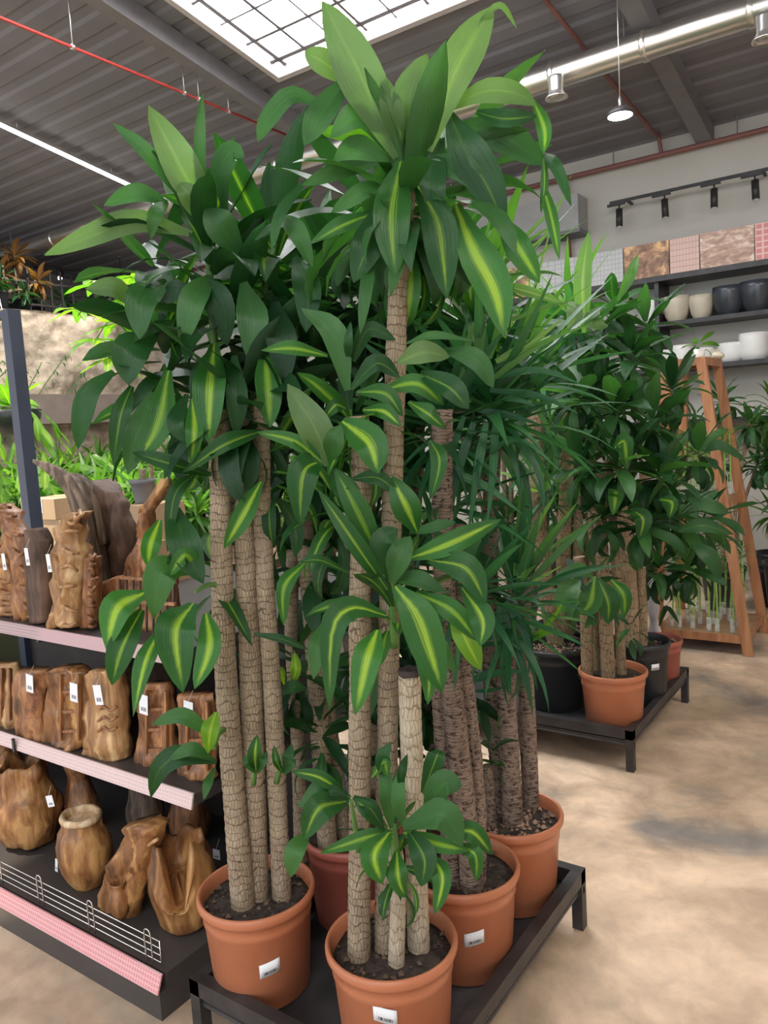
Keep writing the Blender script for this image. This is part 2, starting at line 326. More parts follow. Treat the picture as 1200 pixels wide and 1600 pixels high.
# ------------------------------------------------------------------ mesh builder
class MB:
    def __init__(s): s.v = []; s.f = []; s.uv = []; s.smooth = []
    def add(s, vs, fs, uvs=None, smooth=False):
        o = len(s.v); s.v += [Vector(p) for p in vs]
        for i, f in enumerate(fs):
            s.f.append([o + k for k in f]); s.smooth.append(smooth)
            s.uv.append(uvs[i] if uvs else [(0, 0)] * len(f))
        return s
    def box(s, x0, x1, y0, y1, z0, z1):
        vs = [(x, y, z) for x in (x0, x1) for y in (y0, y1) for z in (z0, z1)]
        fs = [(0, 1, 3, 2), (4, 6, 7, 5), (0, 4, 5, 1), (2, 3, 7, 6), (0, 2, 6, 4), (1, 5, 7, 3)]
        q = [(0, 0), (1, 0), (1, 1), (0, 1)]
        return s.add(vs, fs, [[(0, 0), (0, 1), (1, 1), (1, 0)], q, q, [(0, 0), (0, 1), (1, 1), (1, 0)], q, q])
    def bar(s, a, b, w, h=None, up=Vector((0, 0, 1))):
        a = Vector(a); b = Vector(b); h = h or w; d = (b - a).normalized()
        if abs(d.dot(up)) > 0.95: up = Vector((0, 1, 0))
        sx = d.cross(up).normalized() * w / 2; sy = sx.cross(d).normalized() * h / 2
        vs = [p + i * sx + j * sy for p in (a, b) for i, j in ((-1, -1), (1, -1), (1, 1), (-1, 1))]
        return s.add(vs, [(0, 1, 2, 3), (7, 6, 5, 4), (0, 4, 5, 1), (1, 5, 6, 2), (2, 6, 7, 3), (3, 7, 4, 0)])
    def tube(s, pts, rad, n=8, caps=True, smooth=True, wob=None):
        pts = [Vector(p) for p in pts]; rad = rad if isinstance(rad, (list, tuple)) else [rad] * len(pts)
        vs = []; fs = []; uvs = []; L = 0; Ls = []
        ref = Vector((0.3, 0.9, 0.1)).normalized()
        for i, p in enumerate(pts):
            d = (pts[min(i + 1, len(pts) - 1)] - pts[max(i - 1, 0)]).normalized()
            if abs(d.dot(ref)) > 0.97: ref = Vector((1, 0, 0))
            a = d.cross(ref).normalized(); c = d.cross(a)
            if i: L += (p - pts[i - 1]).length
            Ls.append(L)
            for k in range(n):
                t = 2 * PI * k / n; r = rad[i] * (wob(k, i) if wob else 1)
                vs.append(p + (a * math.cos(t) + c * math.sin(t)) * r)
        for i in range(len(pts) - 1):
            for k in range(n):
                k2 = (k + 1) % n
                fs.append((i * n + k, i * n + k2, (i + 1) * n + k2, (i + 1) * n + k))
                uvs.append([(k / n, Ls[i]), ((k + 1) / n, Ls[i]), ((k + 1) / n, Ls[i + 1]), (k / n, Ls[i + 1])])
        s.add(vs, fs, uvs, smooth)
        if caps:
            m = (len(pts) - 1) * n; o = len(s.v) - len(vs)
            s.f.append([o + k for k in range(n)][::-1]); s.uv.append([(0, 0)] * n); s.smooth.append(False)
            s.f.append([o + m + k for k in range(n)]); s.uv.append([(0, 0)] * n); s.smooth.append(False)
        return s
    def lathe(s, prof, c=(0, 0, 0), n=32, fn=None, smooth=True):
        """prof: list of (radius, z); fn(theta, i, r, z)->(x,y,z) offset-aware override"""
        c = Vector(c); vs = []; fs = []; uvs = []
        for i, (r, z) in enumerate(prof):
            for k in range(n):
                t = 2 * PI * k / n
                p = Vector(fn(t, i, r, z)) if fn else Vector((r * math.cos(t), r * math.sin(t), z))
                vs.append(c + p)
        for i in range(len(prof) - 1):
            for k in range(n):
                k2 = (k + 1) % n
                fs.append((i * n + k, i * n + k2, (i + 1) * n + k2, (i + 1) * n + k))
                uvs.append([(k / n, i / len(prof)), ((k + 1) / n, i / len(prof)), ((k + 1) / n, (i + 1) / len(prof)), (k / n, (i + 1) / len(prof))])
        s.add(vs, fs, uvs, smooth)
        o = len(s.v) - len(vs)
        for i, rev in ((0, True), (len(prof) - 1, False)):
            ids = [o + i * n + k for k in range(n)]
            s.f.append(ids[::-1] if rev else ids); s.uv.append([(0, 0)] * n); s.smooth.append(False)
        return s
    def mesh(s, name, mat, origin=Vector((0, 0, 0))):
        me = bpy.data.meshes.new(name)
        me.from_pydata([tuple(v - origin) for v in s.v], [], s.f)
        ul = me.uv_layers.new(name='UVMap')
        flat = [c for f in s.uv for uv in f for c in uv]
        ul.data.foreach_set('uv', flat)
        me.polygons.foreach_set('use_smooth', s.smooth)
        me.materials.append(mat); me.update()
        return me
    def build(s, name, mat, parent=None, kind=None, label=None):
        xs = [v.x for v in s.v]; ys = [v.y for v in s.v]; zs = [v.z for v in s.v]
        o0 = Vector(((min(xs) + max(xs)) / 2, (min(ys) + max(ys)) / 2, min(zs)))
        o = bpy.data.objects.new(name, s.mesh(name, mat, o0)); COL.objects.link(o)
        place(o, o0, parent)
        if kind: o['kind'] = kind
        if label: o['label'] = label
        return o
WPOS = {}
def place(o, loc, parent, rot=None):
    """world position loc, parented without scale or rotation on the parent"""
    loc = Vector(loc); WPOS[o.name] = loc
    if parent:
        o.parent = parent; o.location = loc - WPOS[parent.name]
    else: o.location = loc
    if rot is not None:
        o.rotation_mode = 'QUATERNION'; o.rotation_quaternion = rot
def thing(name, label, cat, loc, group=None):
    o = bpy.data.objects.new(name, None); COL.objects.link(o); o.empty_display_size = 0.1
    place(o, loc, None); o['label'] = label; o['category'] = cat
    if group: o['group'] = group
    return o
def tagged(o, label, cat, group=None):
    o['label'] = label; o['category'] = cat
    if group: o['group'] = group
    return o
def copy_thing(root, loc, label=None):
    d = Vector(loc) - WPOS[root.name]
    def rec(o, par):
        c = o.copy(); COL.objects.link(c)
        WPOS[c.name] = WPOS[o.name] + d
        if par: c.parent = par
        for ch in o.children: rec(ch, c)
        return c
    r = rec(root, None); r.location = loc
    if label: r['label'] = label
    return r
def struct(name, mb, mat):
    return mb.build(name, mat, kind='structure')

# ------------------------------------------------------------------ leaves
def catmull(P, n):
    P = [Vector(p) for p in P]
    Q = [P[0] * 2 - P[1]] + P + [P[-1] * 2 - P[-2]]
    out = []; segs = len(P) - 1
    for i in range(n + 1):
        t = i / n * segs; k = min(int(t), segs - 1); u = t - k
        a, b, c, d = Q[k], Q[k + 1], Q[k + 2], Q[k + 3]
        out.append(0.5 * ((2 * b) + (c - a) * u + (2 * a - 5 * b + 4 * c - d) * u * u + (3 * b - a - 3 * c + d) * u ** 3))
    return out
def blade(pts, nrm, width, prof='broad', fold=0.18, wave=0.0, cols=4, seed=0, roll=0.0, rollend=None):
    """a leaf blade along pts; nrm = face normal hint(s)"""
    n = len(pts) - 1; vs = []; fs = []; uvs = []
    rollend = roll if rollend is None else rollend
    rr = random.Random(seed); ph = rr.uniform(0, 6)
    for i, p in enumerate(pts):
        v = i / n
        d = (pts[min(i + 1, n)] - pts[max(i - 1, 0)]).normalized()
        nn = nrm[i] if isinstance(nrm, list) else nrm
        side = d.cross(nn).normalized(); up = side.cross(d).normalized()
        a = roll + (rollend - roll) * v
        side, up = side * math.cos(a) + up * math.sin(a), up * math.cos(a) - side * math.sin(a)
        if prof == 'broad':
            w = 0.22 + 0.78 * math.sin(PI * min(1, max(0, (v - 0.02) / 0.98)) ** 0.9) if v < 0.5 else math.sin(PI * v ** 0.95) ** 0.72
            if v < 0.5: w = min(1, 0.24 + 0.80 * math.sin(PI * v * 0.98) ** 1.15)
            if i == n: w = 0.02
        else:
            w = min(1.0, 0.55 + v * 1.6) * (1 - max(0, v - 0.35) / 0.65) ** 0.8 if i < n else 0.03
        w *= width / 2
        for k in range(cols + 1):
            u = k / cols * 2 - 1
            h = -fold * (1 - abs(u)) * w + math.sin(v * 9 + ph + (u > 0) * 1.7) * wave * width * abs(u)
            vs.append(p + side * (u * w) + up * h)
    for i in range(n):
        for k in range(cols):
            a = i * (cols + 1) + k
            fs.append((a, a + 1, a + cols + 2, a + cols + 1))
            uvs.append([(k / cols, i / n), ((k + 1) / cols, i / n), ((k + 1) / cols, (i + 1) / n), (k / cols, (i + 1) / n)])
    return vs, fs, uvs
def variant(name, L, Wd, droop, prof, mat, seed, n=7, cols=4, wave=0.05, twist=0.0, power=1.3):
    rr = random.Random(seed); pts = [Vector((0, 0, 0))]; nr = []
    ang = 0.0
    for i in range(n):
        ang = -droop * ((i + 0.5) / n) ** power
        pts.append(pts[-1] + Vector((0, math.cos(ang), math.sin(ang))) * (L / n))
    bend = rr.uniform(-0.12, 0.12) * L
    pts = [p + Vector((bend * (i / n) ** 2, 0, 0)) for i, p in enumerate(pts)]
    for i in range(n + 1):
        a = -droop * (i / n) ** power
        nr.append(Vector((0, -math.sin(a), math.cos(a))))
    mb = MB(); mb.add(*blade(pts, nr, Wd, prof, fold=0.22, wave=wave, cols=cols, seed=seed, roll=0, rollend=twist), smooth=True)
    return mb.mesh(name, mat)
def family(tag, L, Wd, prof, mat, droops, cols=4, n=7, wave=0.05, per=2, power=1.3):
    out = []
    for di, dr in enumerate(droops):
        out.append([variant('leaf', L * R.uniform(.9, 1.1), Wd * R.uniform(.85, 1.15), dr, prof, mat, 100 * di + j, n, cols, wave, R.uniform(-.7, .7), power) for j in range(per)])
    return out
def put_leaf(me, parent, loc, az, el, scale=1.0, roll=0.0, name='leaf'):
    o = bpy.data.objects.new(name, me); COL.objects.link(o)
    q = Matrix.Rotation(az - PI / 2, 3, 'Z') @ Matrix.Rotation(el, 3, 'X') @ Matrix.Rotation(roll, 3, 'Y')
    place(o, loc, parent, q.to_quaternion()); o.scale = (scale, scale, scale)
    return o
def rosette(parent, c, fams, n, scale=1.0, el_top=1.35, el_bot=-0.5, stem=0.16, seed=1, azc=None, azw=PI, jit=0.25, axis=None):
    """leaves spiralling round a stem that ends at c; fams = list (stiff -> drooping) of variant lists"""
    rr = random.Random(seed); c = Vector(c); axis = Vector(axis or (0, 0, 1)).normalized()
    for i in range(n):
        t = (i + 0.5) / n                                # 0 top (young) .. 1 bottom (old)
        az = i * 2.39996 + rr.uniform(-.3, .3)
        if azc is not None: az = azc + (((az / (2 * PI)) % 1) * 2 - 1) * azw
        el = el_top + (el_bot - el_top) * t ** 0.85 + rr.uniform(-jit, jit)
        k = min(len(fams) - 1, int(t * len(fams) + rr.uniform(-.4, .4))); k = max(0, k)
        s = scale * rr.uniform(.8, 1.12) * (0.72 + 0.28 * math.sin(PI * min(1, t + .25)))
        put_leaf(rr.choice(fams[k]), parent, c - axis * (stem * t) + Vector((math.cos(az), math.sin(az), 0)) * 0.012, az, el, s, rr.uniform(-.35, .35))

def hero(parent, pts, w, d, mat='leaf', bulge=0.05, dt=0.0, fold=0.28, wave=0.055, roll=0.0, rollend=None, n=10):
    """one traced leaf: pts = base..tip as seen in the frame, d = depth of the base, dt = depth change to the tip"""
    m = len(pts) - 1
    P = []
    for i, (x, y) in enumerate(pts):
        t = i / m
        P.append(at(x, y, d + dt * t - bulge * math.sin(PI * min(1, t * 1.15) * .85)))
    P = catmull(P, n)
    nr = [(EYE - p).normalized() + Vector((0, 0, 0.35)) for p in P]
    mb = MB(); mb.add(*blade(P, nr, w * d / FOC * 1.06, 'broad', fold, wave, 4, int(pts[0][0] * 7 + pts[0][1]), roll, rollend), smooth=True)
    return mb.build('leaf', M[mat], parent)

# ------------------------------------------------------------------ plant parts
def stem(parent, pts, r0, r1, mat, n=14, ring=0.018, amp=0.035, seed=0, name='trunk', caps=True, label=None):
    P = catmull(pts, 8) if len(pts) > 2 else [Vector(pts[0]).lerp(Vector(pts[1]), i / 8) for i in range(9)]
    L = sum((P[i + 1] - P[i]).length for i in range(len(P) - 1)); m = max(8, int(L / (ring / 2)))
    Q = []; rad = []; rr = random.Random(seed)
    for i in range(m + 1):
        t = i / m * (len(P) - 1); k = min(int(t), len(P) - 2); u = t - k
        Q.append(P[k].lerp(P[k + 1], u))
        bulge = amp * (0.8 if i % 2 else -0.8) * rr.uniform(0.4, 1.3)
        rad.append((r0 + (r1 - r0) * i / m) * (1 + bulge + 0.05 * noise.noise(Vector((seed * 3.1, i * 0.09, 0)))))
    wob = lambda k, i: 1 + 0.05 * noise.noise(Vector((math.cos(k / n * 2 * PI) * 1.5, math.sin(k / n * 2 * PI) * 1.5 + seed, i * 0.07))) + 0.02 * ((k % 2) - .5)
    return MB().tube(Q, rad, n, caps=caps, wob=wob).build(name, mat, parent, label=label)

def pot(parent, c, d, h, mat, soilmat='soil', peb='pebble', lip=0.03, taper=0.80, labelaz=None, lz=0.45, npeb=70, tilt=0.0, lw=0.055):
    """pot with rolled rim standing at c; returns soil height"""
    c = Vector(c); r = d / 2; rb = r * taper; t = 0.006
    prof = [(rb * .2, 0.0), (rb * .96, 0), (rb, 0.006), (rb + (r * .93 - rb) * .72, h * .74), (rb + (r * .93 - rb) * .73 + .003, h * .75), (rb + (r * .93 - rb) * .8 + .002, h * .8),
            (r * .93, h - lip - .004), (r * .97, h - lip), (r * .995, h - lip * .75), (r, h - lip * .35), (r * .985, h - .004), (r * .955, h),
            (r * .925, h - .005), (r * .905, h - .03), (r * .86, h * .80), (r * .8, h * .7), (r * .2, h * .7)]
    p = MB().lathe(prof, c, 48).build('pot', mat, parent)
    sz = h * 0.86; rs = r * .885
    def fn(th, i, rr_, z):
        x, y = rr_ * math.cos(th), rr_ * math.sin(th)
        return (x, y, z + 0.008 * noise.noise(Vector((x * 30 + c.x * 9, y * 30, 1))) * (1 if i else 1))
    sp = MB().lathe([(rs * .86, sz - .03), (rs, sz), (rs * .8, sz + .004), (rs * .55, sz + .007), (rs * .3, sz + .008), (rs * .08, sz + .008)], c, 30, fn=fn)
    s = sp.build('soil', M[soilmat], parent)
    rr = random.Random(int(c.x * 1000)); pb = MB()
    for _ in range(npeb):
        a = rr.uniform(0, 2 * PI); q = rs * .96 * math.sqrt(rr.random()); e = rr.uniform(.004, .011)
        ce = c + Vector((q * math.cos(a), q * math.sin(a), sz + .010)); vs = [ce + Vector((rr.uniform(-1, 1), rr.uniform(-1, 1), 0)).normalized() * 0 + Vector(v) * e * rr.uniform(.6, 1.2) for v in ((1, 0, 0), (0, 1, 0), (-1, 0, 0), (0, -1, 0), (0, 0, .9), (0, 0, -.9))]
        pb.add(vs, [(0, 1, 4), (1, 2, 4), (2, 3, 4), (3, 0, 4), (1, 0, 5), (2, 1, 5), (3, 2, 5), (0, 3, 5)])
    pb.build('soil_granules', M[peb], s, kind='stuff')
    if labelaz is not None:
        # small curved paper label on the wall of the pot
        lb = MB(); z0 = h * lz; z1 = z0 + lw * .72; nseg = 6; vs = []; fs = []; uvs = []
        for j, z in enumerate((z0, z1)):
            rw = rb + (r * .93 - rb) * (z / h) + .0022
            for i in range(nseg + 1):
                a = labelaz + (i / nseg - .5) * lw / rw
                vs.append(c + Vector((rw * math.cos(a), rw * math.sin(a), z + tilt * (i / nseg - .5) * lw)))
        for i in range(nseg):
            fs.append((i, i + 1, nseg + 2 + i, nseg + 1 + i)); uvs.append([(i / nseg, 0), ((i + 1) / nseg, 0), ((i + 1) / nseg, 1), (i / nseg, 1)])
        o = lb.add(vs, fs, uvs, True).build('price_label', M['label'], p)
        so_ = o.modifiers.new('thickness', 'SOLIDIFY'); so_.thickness = 0.0008
    return c.z + sz

# ================================================================== THE SETTING
def roofz(y): return 4.25 + 0.16 * (8.0 - y)
fl = MB().box(-16, 6, -5, 12, -0.1, 0.0); struct('floor', fl, M['floor'])
# ribbed roof deck, ribs run along X, with holes for the skylight and the added sun opening
SX0, SX1, SY0, SY1 = -4.50, -1.42, 2.45, 5.25        # skylight over the shop
GX0, GX1, GY0, GY1 = -11.0, -4.95, -1.0, 3.45        # unseen roof opening added for sun on the garden
cl = MB(); prof = []; y = -4.5
while y < 8.3:
    for dy, h in ((0.0, 0.0), (0.12, 0.0), (0.15, 0.014), (0.22, 0.014)):
        prof.append((y + dy, h))
    y += 0.25
cuts = sorted(set([-4.5, GY0, SY0, GY1, SY1, 8.3]))
def hts(yy):
    for (a, ha), (b, hb) in zip(prof, prof[1:]):
        if a <= yy <= b: return ha + (hb - ha) * (yy - a) / max(1e-6, b - a)
    return 0
for yc in cuts[1:-1]: prof.append((yc, hts(yc)))
prof = sorted(p for p in prof if p[0] <= 8.3)
for (ya, ha), (yb, hb) in zip(prof, prof[1:]):
    ym = (ya + yb) / 2; spans = [(-13.0, 4.2)]
    for (x0, x1, y0, y1) in ((SX0, SX1, SY0, SY1), (GX0, GX1, GY0, GY1)):
        if y0 < ym < y1:
            ns = []
            for a, b in spans:
                if x0 > a: ns.append((a, min(b, x0)))
                if x1 < b: ns.append((max(a, x1), b))
            spans = ns if ns else spans
    for a, b in spans:
        if b > a:
            cl.add([(a, ya, roofz(ya) + ha), (b, ya, roofz(ya) + ha), (b, yb, roofz(yb) + hb), (a, yb, roofz(yb) + hb)], [(0, 1, 2, 3)])
struct('ceiling', cl, M['ceiling'])
struct('wall_back', MB().box(-13, 4.2, 8.0, 8.2, 0, 4.30), M['wall'])
struct('wall_right', MB().box(4.0, 4.2, -4.5, 8.0, 0, 6.3), M['wall'])
# left wall: rough stone, built as a relief
ws = MB(); nx_, nz_ = 220, 90; vs = []
for j in range(nz_ + 1):
    for i in range(nx_ + 1):
        yy = -1 + 9 * i / nx_; zz = 3.35 * j / nz_
        h = noise.fractal(Vector((yy * 1.3, zz * 1.6, 2)), 1.0, 2.0, 5) * 0.13 + abs(noise.noise(Vector((yy * 4, zz * 5, 9)))) * 0.06 + noise.fractal(Vector((yy * 9, zz * 9, 5)), 1.0, 2.0, 3) * 0.02
        vs.append((-9 + h, yy, zz))
fs = [(j * (nx_ + 1) + i, j * (nx_ + 1) + i + 1, (j + 1) * (nx_ + 1) + i + 1, (j + 1) * (nx_ + 1) + i) for j in range(nz_) for i in range(nx_)]
o0 = len(vs); vs += [(-9.5, -1, 0), (-9.5, 8, 0), (-9.5, 8, 3.35), (-9.5, -1, 3.35)]
tl = [nz_ * (nx_ + 1) + i for i in range(nx_ + 1)]
fs += [tuple([o0 + 3] + tl + [o0 + 2])[::-1], (o0, o0 + 1, o0 + 2, o0 + 3)]
struct('wall_left', ws.add(vs, fs, smooth=True), M['stone'])
struct('wall_upper_left', MB().box(-11.4, -11.2, -4.5, 8.0, 3.3, 6.3), M['wallgrey'])
struct('trim_1', MB().box(-11.3, -9.4, -1, 8.0, 3.20, 3.32), M['ledge'])
struct('trim_2', MB().box(-9.0, -8.55, 4.6, 6.9, 1.95, 2.30), M['ledge'])
for i, (x, w) in enumerate(((-4.86, 0.12), (-1.22, 0.14), (-1.70, 0.14), (0.6, 0.14))):
    y0 = -4.4
    b = MB()
    for k in range(1):
        vs = [(x - w / 2, y0, roofz(y0) - .16), (x + w / 2, y0, roofz(y0) - .16), (x + w / 2, 8, roofz(8) - .16), (x - w / 2, 8, roofz(8) - .16)]
        vs += [(a, c, d + .16) for a, c, d in vs]
        b.add(vs, [(0, 3, 2, 1), (4, 5, 6, 7), (0, 1, 5, 4), (2, 3, 7, 6), (1, 2, 6, 5), (3, 0, 4, 7)])
    if i == 1: continue
    struct('trim_%d' % (i + 3), b, M['beam'])
# skylight: outer frame, glazing bars and diffusing panes
def slab(mb, x0, x1, y0, y1, dz0, dz1):
    vs = [(x0, y0, roofz(y0) + dz0), (x1, y0, roofz(y0) + dz0), (x1, y1, roofz(y1) + dz0), (x0, y1, roofz(y1) + dz0)]
    vs += [(a, c, roofz(c) + dz1) for a, c, d in vs]
    return mb.add(vs, [(0, 3, 2, 1), (4, 5, 6, 7), (0, 1, 5, 4), (2, 3, 7, 6), (1, 2, 6, 5), (3, 0, 4, 7)])
fr = MB()
for a in ((SX0 - .05, SX0, SY0 - .05, SY1 + .05), (SX1, SX1 + .05, SY0 - .05, SY1 + .05), (SX0, SX1, SY0 - .05, SY0), (SX0, SX1, SY1, SY1 + .05)):
    slab(fr, *a, -0.05, 0.12)
sk = struct('window_1', fr, M['beamlight'])
bars = MB(); C_ = 0.28
nx = 11; ny = 10
for i in range(nx):
    x = SX0 + 0.08 + i * C_; w = 0.02 if i == 0 else (0.012 if i % 2 else 0.007)
    if x < SX1: slab(bars, x - w, x + w, SY0, SY1, 0.03, 0.05)
for j in range(ny):
    yy = SY1 - 0.08 - j * C_; w = 0.02 if j == 0 else (0.012 if j % 2 else 0.007)
    slab(bars, SX0, SX1, yy - w, yy + w, 0.03, 0.05)
bars.build('glazing_bars', M['beam'], sk)
xs = [SX0] + [SX0 + 0.08 + i * C_ for i in range(nx)] + [SX1]; ys = [SY1] + [SY1 - 0.08 - j * C_ for j in range(ny)] + [SY0]
for i in range(len(xs) - 1):
    for j in range(len(ys) - 1):
        if xs[i + 1] - xs[i] < .01: continue
        slab(MB(), xs[i], xs[i + 1], ys[j + 1], ys[j], 0.05, 0.06).build('pane', M['pane'], sk)
# unseen roof opening added to let sun onto the garden: bare rafters, no panes
gr = MB()
for i in range(7):
    x = GX0 + (GX1 - GX0) * i / 6; slab(gr, x - .025, x + .025, GY0, GY1, 0, .08)
struct('sun_opening', gr, M['beam'])

# ================================================================== CEILING AND WALL FITTINGS
t = thing('ventilation_duct', 'long round galvanised metal duct running under the dark roof', 'duct', (-2, 6.0, 4.15))
n_ = 30; MB().tube([(-12 + i * 16 / n_, 6.0, 4.27) for i in range(n_ + 1)], 0.098, 28).build('duct_tube', M['duct'], t)
for x in (-11, -9, -7, -5.2, -3.6, -2.37, -1.68, -0.98, -0.2, 1.2, 2.6):
    MB().tube([(x - .022, 6.0, 4.27), (x - .018, 6, 4.27), (x + .018, 6, 4.27), (x + .022, 6, 4.27)], [.098, .107, .107, .098], 28).build('joint_ring', M['duct'], t)
for x in (-10, -7.5, -5, -1.83, 0.5, 3):
    MB().tube([(x, 6, 4.37), (x, 6, roofz(6) + .02)], 0.005, 6).build('hanger_rod', M['beam'], t)
def downlight(px, py, lab):
    p = ony(px, py + 6, 5.84); p.y = 5.84
    t = thing('air_nozzle', lab, 'air vent', (p.x, p.y, p.z - .1))
    z = p.z - .09
    MB().lathe([(.02, .16), (.055, .155), (.058, .14), (.056, .05), (.058, .045), (.062, .03), (.082, .008), (.086, .0), (.080, -.004), (.062, .012), (.055, .02), (.01, .03)][::-1], (p.x, p.y, z), 30).build('nozzle_body', M['aluminium'], t)
    MB().lathe([(.012, -.002), (.030, .003), (.050, .010), (.052, .016), (.01, .018)][::-1], (p.x, p.y, z), 24).build('nozzle_ring', M['duct'], t)
downlight(869, 128, 'short silver cylindrical air nozzle under the duct above the tall plants')
downlight(1196, 34, 'silver cylindrical air nozzle at the right end of the duct')
p = ony(969, 181, 5.6)
t = thing('pendant_lamp', 'lit round disc pendant lamp hanging below the silver duct', 'lamp', (p.x, p.y, p.z))
MB().lathe([(.03, .055), (.05, .05), (.085, .028), (.092, .01), (.092, .0), (.083, .0)][::-1], p, 32).build('lamp_shade', M['blackmetal'], t)
MB().lathe([(.01, -.006), (.06, -.006), (.083, -.002), (.083, .003)], p, 32).build('diffuser', M['lamp'], t)
MB().tube([p + Vector((0, 0, .05)), p + Vector((0, 0, .12))], .010, 10).build('stem', M['aluminium'], t)
MB().tube([p + Vector((0, 0, .1)), (p.x, p.y, roofz(p.y) + .01)], .0035, 6).build('cable', M['aluminium'], t)
t = thing('sprinkler_pipe', 'thin red pipe hung high on the left side of the ceiling', 'pipe', (-5.04, 4, 4.5))
MB().tube([(-5.04, -3, 4.5), (-5.05, 7.95, 4.5)], .011, 8).build('pipe_run', M['redpipe'], t)
for (px, py) in ((116, 72), (288, 145), (316, 152), (361, 172)):
    d = ray(px, py); q = EYE + d * ((4.5 - EYE.z) / d.z); q.x = -5.04
    MB().tube([(q.x, q.y, 4.49), (q.x, q.y, roofz(q.y) + .02)], .004, 6).build('hanger', M['aluminium'], t)
    MB().tube([(q.x, q.y - .012, 4.5), (q.x, q.y + .012, 4.5)], .019, 10).build('clamp', M['aluminium'], t)
t = thing('linear_lamp', 'long thin white lit tube lamp under the left ceiling', 'lamp', (-7.23, 4.5, 4.75))
a = Vector((-7.21, 3.2, roofz(3.2) - .10)); b = Vector((-7.26, 5.86, roofz(5.86) - .10))
MB().bar(a + Vector((0, 0, .025)), b + Vector((0, 0, .025)), .05, .03).build('housing', M['aluminium'], t)
MB().tube([a, b], .02, 10).build('lit_tube', M['tube'], t)
for q in (0.1, 0.5, .9):
    c = a.lerp(b, q); MB().tube([c + Vector((0, 0, .03)), c + Vector((0, 0, .13))], .004, 6).build('hanger', M['aluminium'], t)
# wall pipes
t = thing('wall_pipe', 'red-brown pipe running along the top of the cream wall', 'pipe', (-2, 7.9, 4.08))
MB().tube([(-9, 7.93, 4.09), (3.9, 7.93, 4.09)], .025, 10).build('pipe_run', M['brownpipe'], t)
MB().tube(catmull([(-2.27, 5.0, roofz(5.0) - .05), (-2.12, 7.6, roofz(7.6) - .04), (-2.10, 7.85, 4.26), (-2.09, 7.93, 4.10)], 14), .018, 8).build('branch_pipe', M['brownpipe'], t)
MB().tube([(-3.05, 7.93, 4.09), (-3.03, 7.93, 3.3)], .02, 8).build('down_pipe', M['brownpipe'], t)
for x in (-2.55, -1.42, -.4):
    MB().tube([(x, 7.93, 4.11), (x, 7.93, 4.31)], .006, 6).build('hanger', M['beam'], t)
t = thing('air_duct_box', 'grey rectangular duct box fixed high on the wall behind the plants', 'duct', (-3.6, 7.7, 3.5))
MB().box(-4.6, -2.85, 7.72, 7.99, 3.52, 3.86).build('casing', M['boxduct'], t)
MB().box(-4.62, -2.83, 7.70, 7.99, 3.485, 3.52).build('bottom_flange', M['greypot'], t)
# track lamps
t = thing('lamp_track', 'slim black lamp track mounted on the cream wall', 'lamp track', (-1.8, 7.8, 3.7))
MB().box(-2.56, 0.4, 7.80, 7.83, 3.705, 3.73).build('rail', M['blackmetal'], t)
for x in (-2.4, -1.2, 0.2):
    MB().box(x - .012, x + .012, 7.83, 8.0, 3.705, 3.725).build('bracket', M['blackmetal'], t)
def spot(loc, d, lab, group, lit=None, name='spot_lamp'):
    loc = Vector(loc); d = Vector(d).normalized()
    t = thing(name, lab, 'lamp', loc, group)
    MB().box(loc.x - .085, loc.x + .085, loc.y - .016, loc.y + .016, loc.z - .022, loc.z).build('adapter', M['blackmetal'], t)
    MB().tube([loc + Vector((.03, 0, -.02)), loc + Vector((.03, 0, -.07))], .008, 8).build('arm', M['blackmetal'], t)
    c = loc + Vector((.03, 0, -.06)); h = MB().tube([c, c + d * .17], .032, 16).build('lamp_head', M['blackmetal'], t)
    MB().tube([c + d * .168, c + d * .174], .027, 16).build('lens', lit or M['aluminium'], h)
    return t
L_ = ['leftmost black spot lamp at the end of the wall track', 'second black spot lamp from the left on the wall track', 'third black spot lamp from the left on the wall track', 'fourth black spot lamp from the left on the wall track', 'lit black spot lamp at the right end of the wall track']
for i, x in enumerate((-2.50, -2.07, -1.63, -1.29, -0.93)):
    spot((x, 7.815, 3.705), (0.05 * (i % 2) + .01, -.08, -1), L_[i], None, M['lamp'] if i == 4 else None)
t = thing('lamp_track', 'dark lamp track along the upper left wall above the fence', 'lamp track', (-9.3, 6, 4.1))
MB().box(-9.62, -9.59, 4.2, 7.6, 4.06, 4.085).build('rail', M['blackmetal'], t)
for yy in (4.4, 7.4): MB().tube([(-9.605, yy, 4.08), (-9.605, yy, roofz(yy) + .02)], .006, 6).build('hanger', M['blackmetal'], t)
for i, (yy, lab) in enumerate(((6.05, 'unlit spot lamp left of the two lit ones by the fence'), (6.42, 'lit spot lamp nearest the orange leaved plant above the stone wall'), (6.95, 'lit spot lamp furthest right above the stone wall fence'))):
    o = spot((-9.605, yy, 4.06), (0.55, -.55, -.55), lab, None, M['lamp'] if i else None)
l = bpy.data.lights.new('garden_spots', 'SPOT'); l.energy = 140; l.spot_size = 1.9; l.spot_blend = .6; l.shadow_soft_size = .05; l.color = (1, .93, .82)
for yy in (4.6, 6.42):
    lo = bpy.data.objects.new('spot_light', l); COL.objects.link(lo); lo.location = (-8.2, yy - .6, 4.3)
    lo.rotation_euler = Vector((0.45, .1, 0.8)).to_track_quat('Z', 'Y').to_euler()
# fence on the stone wall
t = thing('railing', 'dark iron railing on top of the rough stone wall', 'railing', (-9.2, 5.5, 3.35))
for z in (3.46, 3.74): MB().box(-9.27, -9.24, 3.6, 7.95, z, z + .025).build('rail', M['blackmetal'], t)
k = 0
yy = 3.7
while yy < 7.95:
    MB().bar((-9.255, yy, 3.35), (-9.255, yy, 3.93), .022).build('post', M['blackmetal'], t); yy += .155

